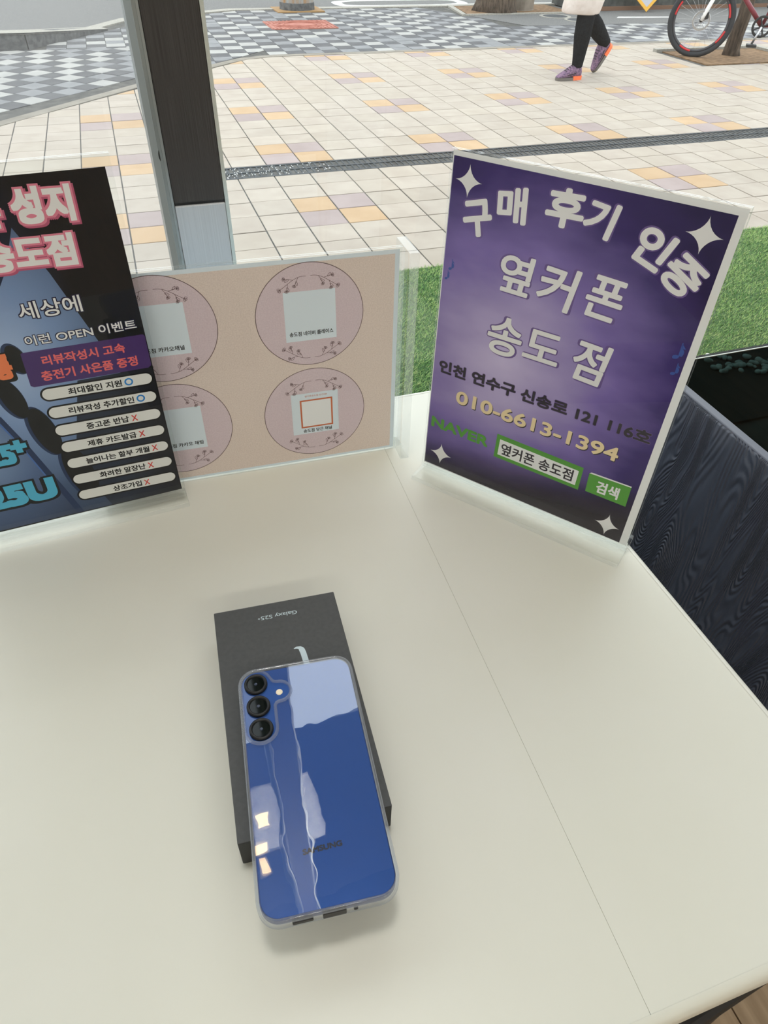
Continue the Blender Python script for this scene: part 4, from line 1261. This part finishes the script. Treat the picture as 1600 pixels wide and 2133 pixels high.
sh.text('인천 연수구 신송로 121 116호', 104, 114.2, 194, 12.4, I['lav'], 2, 0, .035, .03, name='lettering_glow'); sh.text('인천 연수구 신송로 121 116호', 104, 114.2, 194, 12.4, I['charcoal'], 4, 0, .035)
sh.text('010-6613-1394', 104.2, 89.4, 153.5, 13.6, I['charcoal'], 2, 0, .03, dx=.7, dy=-.8, name='lettering_shadow'); sh.text('010-6613-1394', 104.2, 89.4, 153.5, 13.6, I['gold'], 4, 0, .03)
sh.text('NAVER', 35.2, 54.4, 61, 11.6, I['green'], 4, 0, .048)
sh.poly([(73.2, 42.1), (156.6, 41.9), (156.4, 65.8), (73.3, 67.2)], I['green'], 2, 'search_box')
sh.poly([(76.6, 45.8), (153.0, 45.4), (153.2, 61.0), (76.8, 62.6)], I['paper'], 4, 'search_field')
sh.text('옆커폰 송도점', 114.2, 53.6, 70, 12.4, I['charcoal'], 5, 0, .02)
sh.poly([(163.0, 43.7), (199.4, 43.7), (199.0, 64.2), (162.2, 62.9)], I['green'], 2, 'button'); sh.poly([(162.2, 62.9), (199.0, 64.2), (198.9, 65.4), (164, 64.4)], I['white'], 2, 'button_edge')
sh.text('검색', 181, 53.0, 20, 12.5, I['white'], 4, 0, .03)
for cx, cy, s_ in ((199.5, 190, 13), (201, 176, 10), (9, 206, 9), (6, 197, 8)):
    sh.text('♪', cx, cy, s_ * .62, s_, I['notes'], 3, 0, name='music_note')

# ================================================================= QR SHEET HOLDER (codes left blank)
qs = thing('sign_holder', 'acrylic stand turned on its side with a beige sheet of lilac circles', 'sign', (.2066, .5535, .74), R(-2.2))
bx_ = MB().box(-.0005, .0085, -.022, .017, 0, .2165)
bar = link('base', me_from(bx_.v, bx_.f, 'base', mats=[1, 1, 1, 0, 1, 0]), [M['acrylic'], M['acrylic_edge']], qs); bevel(bar, .0007, 2)
for nm, y0, y1 in (('front_sheet', -.0024, -.0006), ('back_sheet', .0006, .0024)):
    s_ = MB().box(-.302, -.0005, y0, y1, 0, .2150)
    o = link(nm, me_from(s_.v, s_.f, nm, mats=[1, 1, 0, 1, 0, 1]), [M['acrylic'], M['acrylic_edge']], qs)
qp = link('printed_sheet', me_from([(-.2995, 0, .0012), (-.0022, 0, .0012), (-.0022, 0, .2125), (-.2995, 0, .2125)], [(0, 1, 2, 3)], 'printed_sheet'), I['coolpaper'], qs)
qsh = Sheet(qp)
I['kraft'] = vary(ink('kraft_print', 214, 201, 192), S(220, 204, 196), S(232, 217, 209), 900, 2)
I['lilac'] = vary(ink('lilac_print', 205, 186, 192), S(212, 194, 202), S(221, 204, 211), 900, 2)
qsh.poly([(-293.5, 3.6), (-6.2, 3.6), (-6.4, 208.8), (-293.5, 208.8)], I['kraft'], 0, 'kraft_ground')
def spray(cx, cy, flip, m, layer):
    """two small flowering twigs drawn in thin line, along a shallow arc"""
    P, F = [], []
    def addst(pts, w=.36, closed=False):
        p, f = qsh.stroke(pts, w, m, layer, closed=closed)
        n_ = len(P); P.extend(p); F.extend([tuple(i + n_ for i in q) for q in f])
    def loop(x, y, r1, r2, a):
        c_, s_ = math.cos(a), math.sin(a)
        addst([(x + c_ * (r1 + r1 * math.cos(t)) - s_ * r2 * math.sin(t), y + s_ * (r1 + r1 * math.cos(t)) + c_ * r2 * math.sin(t)) for t in [i * math.pi / 6 for i in range(12)]], .35, True)
    def twig(sx):
        arc = []
        for i in range(11):
            f = i / 10
            arc.append((cx + sx * (2 + 23 * f), cy + flip * (4.5 - 9.5 * f ** 1.6 + .8 * math.sin(f * 5))))
        addst(arc)
        for f, side, ln in ((.35, 1, 7.5), (.55, -1, 7), (.75, 1, 6)):
            i = int(f * 10); p = arc[i]
            a = math.atan2(arc[i + 1][1] - p[1], arc[i + 1][0] - p[0]) + side * flip * sx * -.75
            q = (p[0] + ln * math.cos(a), p[1] + ln * math.sin(a))
            addst([p, ((p[0] + q[0]) / 2 + .4, (p[1] + q[1]) / 2 + .3), q])
            for da in (-.7, 0, .7):
                loop(q[0], q[1], 1.1, .7, a + da)
            mq = ((p[0] + q[0]) / 2, (p[1] + q[1]) / 2)
            loop(mq[0], mq[1], 2.0, .75, a + .6)
        e = arc[-1]
        a = math.atan2(e[1] - arc[-2][1], e[0] - arc[-2][0])
        for da in (-.8, 0, .8):
            loop(e[0], e[1], 1.3, .9, a + da)
    twig(-1); twig(1)
    qsh.flat(P, F, m, layer, 'flower_spray')
I['line'] = ink('brown_line', 112, 88, 90)
for cx, cy, rr in ((-83.6, 160.5, 48.3), (-84, 58.0, 49.6), (-213.0, 162.0, 48.3), (-214.6, 60.6, 49.4)):
    qsh.ell(cx, cy, rr, rr, I['lilac'], 1, 'lilac_disc')
    qsh.ring(cx, cy, rr - .25, rr + .3, I['brown'], 2, 'disc_outline')
    spray(cx, cy + 32, 1, I['line'], 3); spray(cx, cy - 36.5, -1, I['line'], 3)
    qsh.poly([(cx - 23, cy - 23.5), (cx + 23.4, cy - 23.5), (cx + 23.2, cy + 23.4), (cx - 22.8, cy + 23.4)], I['coolpaper'], 2, 'blank_square')
for x0, y0, x1, y1 in ((-98.6, 41.6, -66.4, 43.2), (-98.6, 72.4, -66.4, 74.0), (-98.6, 43.2, -97.0, 72.4), (-68.0, 43.2, -66.4, 72.4)):
    qsh.poly([(x0, y0), (x1, y0), (x1, y1), (x0, y1)], I['rust'], 3, 'orange_frame')
qsh.poly([(-97, 43.2), (-68, 43.2), (-68, 72.4), (-97, 72.4)], I['paper'], 3, 'blank_square')
qsh.text('송도점 네이버 플레이스', -83.2, 144.2, 40, 4.4, I['black'], 4, 0, .02)
qsh.text('송도점 당근 채널', -82.3, 38.0, 29, 4.2, I['black'], 4, 0, .02)
qsh.text('송도점 카카오채널', -213.5, 144.6, 37, 4.6, I['black'], 4, 0, .02)
qsh.text('송도점 카카오 채팅', -213.5, 43.4, 38, 4.6, I['black'], 4, 0, .02)
qsh.text('옆커폰송도점 당근QR', -82.4, 78.0, 22, 2.2, I['rust'], 4, 0, .0)

# ================================================================= DARK POSTER, LEFT
ls = thing('sign_holder', 'acrylic stand with a black and blue phone-offer poster at the left rear of the table', 'sign', (-.0133, .5337, .74), R(4.42))
t_stand(ls, -.2165, 0, .3030, 0, .0125, .0125)
KL = 1.0114
lp = link('poster', me_from([(-.2140, 0, .0075), (-.0030 , 0, .0085), (-.0042, 0, .2942), (-.2140, 0, .2942)], [(0, 1, 2, 3)], 'poster'), I['black'], ls)
lp.location = (0, 0, .005)
lp['label'] = 'black poster with blue phone picture'
lsh = Sheet(lp, KL)
dark = gradient_ink('poster_black_blue', [(0, (16, 17, 22)), (.5, (26, 36, 58)), (1, (40, 60, 104))], (-.115, .20), (.07, .13))
lsh.poly([(-208, 9), (-3.2, 9), (-4.2, 290), (-208, 290)], dark, 0, 'print')
blue = gradient_ink('phone_back_blue', [(0, (46, 54, 74)), (.35, (70, 90, 124)), (.7, (126, 152, 196)), (1, (168, 190, 226))], (-.105, .165), (.13, .19))
lsh.poly([(-72, 259), (-57.6, 225.6), (-37, 164), (-16, 96), (-4, 52), (-4, 9.2), (-93, 9.2), (-125, 118), (-150, 180), (-112, 200), (-92, 220), (-84, 232)], blue, 1, 'phone_picture', 'pale blue phone picture')
blue2 = gradient_ink('phone_back_blue_low', [(0, (52, 64, 92)), (.5, (84, 106, 146)), (1, (140, 166, 206))], (-.16, .09), (.10, .10))
lsh.poly([(-208, 9.2), (-93, 9.2), (-127, 124), (-150, 180), (-208, 190)], blue2, 1, 'phone_picture')
lsh.poly([(-127.5, 118), (-124.0, 120), (-113, 88), (-98.5, 38), (-90.5, 9.2), (-96, 9.2), (-104, 38), (-118, 90)], I['edge'], 2, 'phone_picture_edge')
lsh.poly([(-129.0, 118), (-127.5, 118), (-118, 90), (-104, 38), (-105.2, 38), (-119.3, 90)], I['edge2'], 2, 'phone_picture_edge')
rsh = gradient_ink('poster_right_shade', [(0, (40, 48, 66)), (1, (28, 30, 38))], (-.05, .06), (.04, .1), 0, lin=0)
lsh.poly([(-62, 139), (-4.6, 139), (-3.4, 9.2), (-66, 9.2), (-84, 60)], rsh, 2, 'print_shade')
for cx, cy, rx_, ry, rot in ((-98, 165, 6.2, 12.5, 14), (-111, 133, 7.5, 18.5, 12), (-97.3, 98.5, 8.6, 24, 10), (-82, 52, 10.5, 30, 9)):
    lsh.ell(cx - 1.2, cy + .6, rx_ + 1.5, ry + 1.2, I['edge'], 2, 'lens_rim', rot); lsh.ell(cx, cy, rx_, ry, I['lens'], 3, 'lens_picture', rot)
def outlined(body, cx, cy, w, h, face, rim, deep, rot=0, off=.04, g1=.05, g2=.05, dx=1.2, dy=-1.4, shear=0):
    if deep:
        lsh.text(body, cx, cy, w, h, deep, 4, rot, off, g2, shear, 'lettering_shadow', dx=dx, dy=dy, square=True)
    lsh.text(body, cx, cy, w, h, rim, 5, rot, off, g1, shear, 'lettering_outline', square=True)
    lsh.text(body, cx, cy, w, h, face, 6, rot, off, 0, shear, square=True)
outlined('휴대폰', -106.5, 271.5, 62, 24, I['white'], I['pink'], I['hotpink'], -1.5)
outlined('성지', -49.0, 271.5, 38.5, 24, I['white'], I['pink'], I['hotpink'], -1.5)
outlined('송도점', -66.5, 241.2, 60, 23, I['white'], I['pink'], I['hotpink'], -1.5)
outlined('세상에', -64.5, 201.0, 43, 13.0, I['white'], I['navy'], None, 0, .012, .05)
outlined('이런 OPEN 이벤트', -48.5, 178.0, 80, 8.0, I['white'], I['navy'], None, 0, .015, .06)
lsh.poly([(-94.5, 168.9), (-93, 169.6), (-5.5, 168.6), (-4.2, 167), (-4.4, 141), (-7, 139.2), (-93.5, 140), (-95.6, 141.6)], I['plum'], 4, 'banner')
lsh.text('리뷰작성시 고속', -51.5, 160.3, 61, 8.4, I['coral'], 5, -.4, .028)
lsh.text('충전기 사은품 증정', -50.0, 147.6, 72, 8.6, I['coral'], 5, -.4, .028)
pills = (('최대할인 지원', 'O', 41), ('리뷰작성 추가할인', 'O', 51), ('중고폰 반납', 'X', 34), ('제휴 카드발급', 'X', 40), ('늘어나는 할부 개월', 'X', 53), ('화려한 말장난', 'X', 39), ('상조가입', 'X', 25))
ymid = (130.6, 113.4, 96.0, 79.0, 61.8, 44.3, 26.4)
xmid = (-50.6, -49.7, -49.2, -49.7, -48.8, -48.8, -48.8)
for (body, mark, w), y, xc in zip(pills, ymid, xmid):
    tl = -1.4
    for grow, mm_, ly, nm in ((1.5, I['black'], 4, 'pill_outline'), (0, I['pill'], 5, 'pill')):
        hh = 4.9 + grow
        pts = []
        for sx, a0 in ((1, -90), (-1, 90)):
            for i in range(13):
                a = R(a0 + 15 * i); cx = -48.2 + sx * 37.0
                pts.append((cx + hh * math.cos(a), y + (cx + 48.2) * math.tan(R(tl)) + hh * math.sin(a)))
        lsh.poly(pts, mm_, ly, nm)
    lsh.text(body, xc, y - .2, w, 6.3, I['black'], 6, tl, .03)
    if mark == 'O':
        lsh.ring(xc + w / 2 + 5.4, y - .8, 2.1, 3.4, I['blue'], 6, 'circle_mark', 32)
    else:
        lsh.text('X', xc + w / 2 + 4.6, y - .9, 5.0, 6.0, I['red'], 6, tl, .02, name='cross_mark')
outlined('보통', -115.5, 160.8, 25, 21, I['orange'], I['black'], I['lens'], 0, .05, .05)
outlined('S25', -140.5, 84.5, 31, 20, I['cyan'], I['lens'], I['lens'], 0, .05, .06, .05, -1.6, -.8)
outlined('+', -120.8, 90.2, 12.5, 12.5, I['cyan'], I['lens'], I['lens'], 0, .06, .07, .06, -1.8, -.8)
outlined('25U', -134.0, 43.0, 58, 23, I['cyan'], I['lens'], I['lens'], 0, .06, .06, .05, -1.6, -.8)

# ================================================================= PHONE BOX
BA = R(-3.75)
ZB = .7703
BWm, BLm = .0931, .1764
def local_tl(o_x, o_y, ang, u, v):     # u to the right, v towards the camera from the top-left corner
    return (o_x + math.cos(ang) * u + math.sin(ang) * v, o_y + math.sin(ang) * u - math.cos(ang) * v)
bcx, bcy = local_tl(-.0091, .3568, BA, BWm / 2, BLm / 2)
box = thing('phone_box', 'dark grey cardboard box lying under the blue phone', 'box', (bcx, bcy, .74), BA)
M['box_top'] = vary(mat('box_top', S(76, 78, 79), .62, spec=.4), S(74, 76, 77), S(79, 81, 82), 300, bump=.12, bscale=1500, dist=.0003)
M['box_side'] = mat('box_side', S(36, 37, 38), .6)
lid = MB().box(-BWm / 2, BWm / 2, -BLm / 2, BLm / 2, .0016, ZB - .74)
o = link('lid', me_from(lid.v, lid.f, 'lid', mats=[1, 0, 1, 1, 1, 1]), [M['box_top'], M['box_side']], box); bevel(o, .0006, 2)
MB().box(-BWm / 2 + .0008, BWm / 2 - .0008, -BLm / 2 + .0008, BLm / 2 - .0008, 0, .0016).build('tray', M['box_side'], box)
def flat_text(body, parent, cx, cy, z, w, h, m, rot=0, off=0.0):
    v0, f0 = text_mesh(body, 0.0)
    x0, x1 = min(p[0] for p in v0), max(p[0] for p in v0); y0, y1 = min(p[1] for p in v0), max(p[1] for p in v0)
    r_ = off * h / (y1 - y0)
    c_, s_ = math.cos(R(rot)), math.sin(R(rot))
    base = []
    for a, b2 in v0:
        a, b2 = (a - (x0 + x1) / 2) * (w - 2 * r_) / (x1 - x0), (b2 - (y0 + y1) / 2) * (h - 2 * r_) / (y1 - y0)
        base.append((cx + c_ * a - s_ * b2, cy + s_ * a + c_ * b2))
    vs, fs = [], []
    for q in range(9 if r_ > 0 else 1):
        ox, oy = (r_ * math.cos(q * math.pi / 4), r_ * math.sin(q * math.pi / 4)) if q < 8 else (0, 0)
        n0 = len(vs)
        vs += [(a + ox, b2 + oy, z - q * .000002) for a, b2 in base]; fs += [tuple(i + n0 for i in f) for f in f0]
    return link('lettering', me_from(vs, fs, 'lettering'), m, parent)
silver = mat('silver_print', S(186, 200, 204), .35, .3)
lidtop = ZB - .74 + .00012
flat_text('Galaxy S25', box, -BWm / 2 + .0480, BLm / 2 - .0130, lidtop, .0275, .0046, silver, 180, .012)
flat_text('+', box, -BWm / 2 + .0328, BLm / 2 - .0137, lidtop, .0017, .0017, silver, 180, .03)
hk = [(.0540, .0472), (.0562, .0468), (.0582, .0473), (.0594, .0490), (.0600, .0520), (.0605, .0580), (.0612, .0680)]
P_, F_ = [], []
n_ = len(hk); A_, B_ = [], []
V_ = [Vector((-BWm / 2 + a, BLm / 2 - b2)) for a, b2 in hk]
for i in range(n_):
    t_ = (V_[min(i + 1, n_ - 1)] - V_[max(i - 1, 0)]).normalized(); nn = Vector((-t_.y, t_.x)) * (.0004 + .0017 * min(1, i / 3))
    A_.append(V_[i] + nn); B_.append(V_[i] - nn)
link('printed_hook', me_from([(p.x, p.y, lidtop) for p in A_ + B_], [(i, n_ + i, n_ + i + 1, i + 1) for i in range(n_ - 1)], 'printed_hook'), silver, box)

# ================================================================= PHONE IN CLEAR CASE
PA = R(-5.674)
pcx, pcy = local_tl(-.0013, .2916, PA, .0394, .08075)
ph = thing('phone', 'blue smartphone in a clear case lying face down on the dark grey box', 'phone', (pcx, pcy, ZB), PA)
HT = .0105
M['phone_back'] = mat('phone_back_blue', S(34, 78, 150), .36, .30, spec=.3)
bb = M['phone_back'].node_tree.nodes['Principled BSDF']; bb.inputs['Coat Weight'].default_value = 1.0; bb.inputs['Coat Roughness'].default_value = .02; bb.inputs['Coat IOR'].default_value = 1.6
M['phone_frame'] = mat('phone_frame_blue', S(46, 66, 120), .3, .8)
M['case'] = thin_glass('clear_case', (.95, .965, .98, 1), 2.3, .0, bump=.06, bscale=40)
M['case_rim'] = thin_glass('clear_case_rim', (.86, .89, .92, 1), 1.55, .04, haze=.22, hazecol=(.86, .89, .93, 1))
def uv(u, v):                          # millimetres from the case's top-left corner
    return (u * .001 - .0394, .08075 - v * .001)
zb0, zb1 = .0009, .0088
o = MB().prism(rrect(.0754, .158, .0108, 8), zb0, zb1 - .0002).build('frame', M['phone_frame'], ph); bevel(o, .0012, 3, 50)
MB().prism(rrect(.0738, .1564, .0100, 8), zb1 - .0006, zb1).build('back_glass', M['phone_back'], ph)
MB().prism(rrect(.0742, .1568, .0100, 8), .0007, .0009).build('screen', M['bike_black'], ph)
lo = uv(50.8, 129.7); l2 = uv(28.1, 126.1)
flat_text('SAMSUNG', ph, (lo[0] + l2[0]) / 2, (lo[1] + l2[1]) / 2, zb1 + .00008, .0227, .0034, mat('dark_logo', S(16, 24, 48), .4), 1.5, .05)
# lenses
M['lens_ring'] = mat('lens_ring', S(26, 27, 29), .4, .3)
M['lens_glass'] = mat('lens_glass', S(6, 14, 12), .04, 0, spec=.35)
for i, (u, v) in enumerate(((12.0, 12.6), (12.3, 29.9), (12.6, 47.0))):
    cx, cy = uv(u, v)
    lr = MB().lathe([(.0078, 0), (.0078, .0016), (.0072, .0022), (.0062, .0022), (.0056, .0014), (.0056, .0002)], 40, (cx, cy, zb1), cap=False).build('lens', M['lens_ring'], ph, True)
    MB().lathe([(.0002, .0013), (.0058, .0013), (.0058, .0002)], 32, (cx, cy, zb1)).build('lens_glass', M['lens_glass'], lr)
    MB().lathe([(.0001, .00155), (.0009, .0015), (.0012, .0013)], 20, (cx, cy, zb1)).build('inner_lens', mat('inner_lens', S(60, 70, 90), .1), lr, True)
cx, cy = uv(26.9, 21.2)
MB().lathe([(.0001, .0004), (.0019, .0004), (.0023, 0)], 24, (cx, cy, zb1)).build('flash', mat('flash_window', S(250, 236, 208), .3), ph)['label'] = 'pale round flash'
# cutout outline of the case round the camera island (u, v in mm)
def arc(cx, cy, r_, a0, a1, n__):
    return [(cx + r_ * math.cos(R(a0 + (a1 - a0) * i / n__)), cy + r_ * math.sin(R(a0 + (a1 - a0) * i / n__))) for i in range(n__ + 1)]
isl = []
isl += arc(12.2, 12.4, 9.9, 180, 325, 16)                 # round the top lens, v grows downwards
isl += [(22.0, 10.2), (23.4, 12.6)]
isl += arc(26.9, 21.0, 7.6, 265, 455, 14)
isl += [(24.0, 29.4), (22.8, 31.5)]
isl += arc(12.6, 46.8, 10.0, 0, 180, 18)
case = MB()
outer = rrect(.0788, .1615, .0125, 8); inner = rrect(.0758, .1584, .0110, 8)
def ring_wall(o1, i1, zs_o, zs_i):
    n__ = len(o1); vv = []
    for z, pts in ((zs_o[0], o1), (zs_o[1], o1), (zs_i[1], i1), (zs_i[0], i1)):
        vv += [(p[0], p[1], z) for p in pts]
    ff = []
    for r in range(4):
        r2 = (r + 1) % 4
        ff += [(r * n__ + i, r * n__ + (i + 1) % n__, r2 * n__ + (i + 1) % n__, r2 * n__ + i) for i in range(n__)]
    return vv, ff
lip = rrect(.0768, .1595, .0115, 8)
n__ = len(outer)
vv = []
for z, pts in ((0.0, inner), (0.0, outer), (.0088, outer), (.0100, rrect(.0782, .1609, .0122, 8)), (.0104, lip), (.0098, rrect(.0752, .1579, .0107, 8)), (.0096, rrect(.0744, .1571, .0103, 8))):
    vv += [(p[0], p[1], z) for p in pts]
ff = [(r * n__ + i, r * n__ + (i + 1) % n__, (r + 1) * n__ + (i + 1) % n__, (r + 1) * n__ + i) for r in range(6) for i in range(n__)]
cs = link('case_rim', me_from(vv, ff, 'case_rim', True), M['case_rim'], ph)
# flat back of the case with the camera cutout
bm = bmesh.new()
ov = [bm.verts.new((p[0], p[1], .0096)) for p in rrect(.0744, .1571, .0103, 8)]
iv = [bm.verts.new((*uv(*p), .0096)) for p in isl]
eds = [bm.edges.new((ov[i], ov[(i + 1) % len(ov)])) for i in range(len(ov))] + [bm.edges.new((iv[i], iv[(i + 1) % len(iv)])) for i in range(len(iv))]
bmesh.ops.triangle_fill(bm, use_beauty=True, use_dissolve=False, edges=eds)
for f in list(bm.faces):
    if f.normal.z < 0:
        f.normal_flip()
cme = bpy.data.meshes.new('case_back'); bm.to_mesh(cme); bm.free()
link('case_back', cme, M['case'], ph)
n_i = len(isl)
cen = Vector((sum(uv(*p)[0] for p in isl) / n_i, sum(uv(*p)[1] for p in isl) / n_i))
vv = []
pv = [Vector(uv(*p)) for p in isl]
nrm = []
for i in range(n_i):
    t_ = (pv[(i + 1) % n_i] - pv[i - 1]).normalized(); nn = Vector((t_.y, -t_.x))
    nrm.append(nn)
if (pv[0] - cen).dot(nrm[0]) < 0:
    nrm = [-a for a in nrm]
for d_, z in ((.0014, .0096), (.0009, .0106), (.0002, .0112), (-.0004, .0110), (-.0007, .0100), (-.0006, .0089)):
    vv += [(p.x + q.x * d_, p.y + q.y * d_, z) for p, q in zip(pv, nrm)]
ff = [(r * n_i + i, r * n_i + (i + 1) % n_i, (r + 1) * n_i + (i + 1) % n_i, (r + 1) * n_i + i) for r in range(5) for i in range(n_i)]
link('camera_lip', me_from(vv, ff, 'camera_lip', True), M['case_rim'], ph)
# openings in the lower rim
for u0, u1, z0, z1, nm in ((34.2, 47.2, .0012, .0078, 'port_opening'), (17.8, 29.2, .0022, .0062, 'speaker_opening'), (51.0, 53.5, .003, .0055, 'microphone_opening')):
    xa, xb = uv(u0, 0)[0], uv(u1, 0)[0]
    o = MB().box(xa, xb, -.0811, -.0795, z0, z1).build(nm, M['bike_black'], ph); bevel(o, .0006, 2)
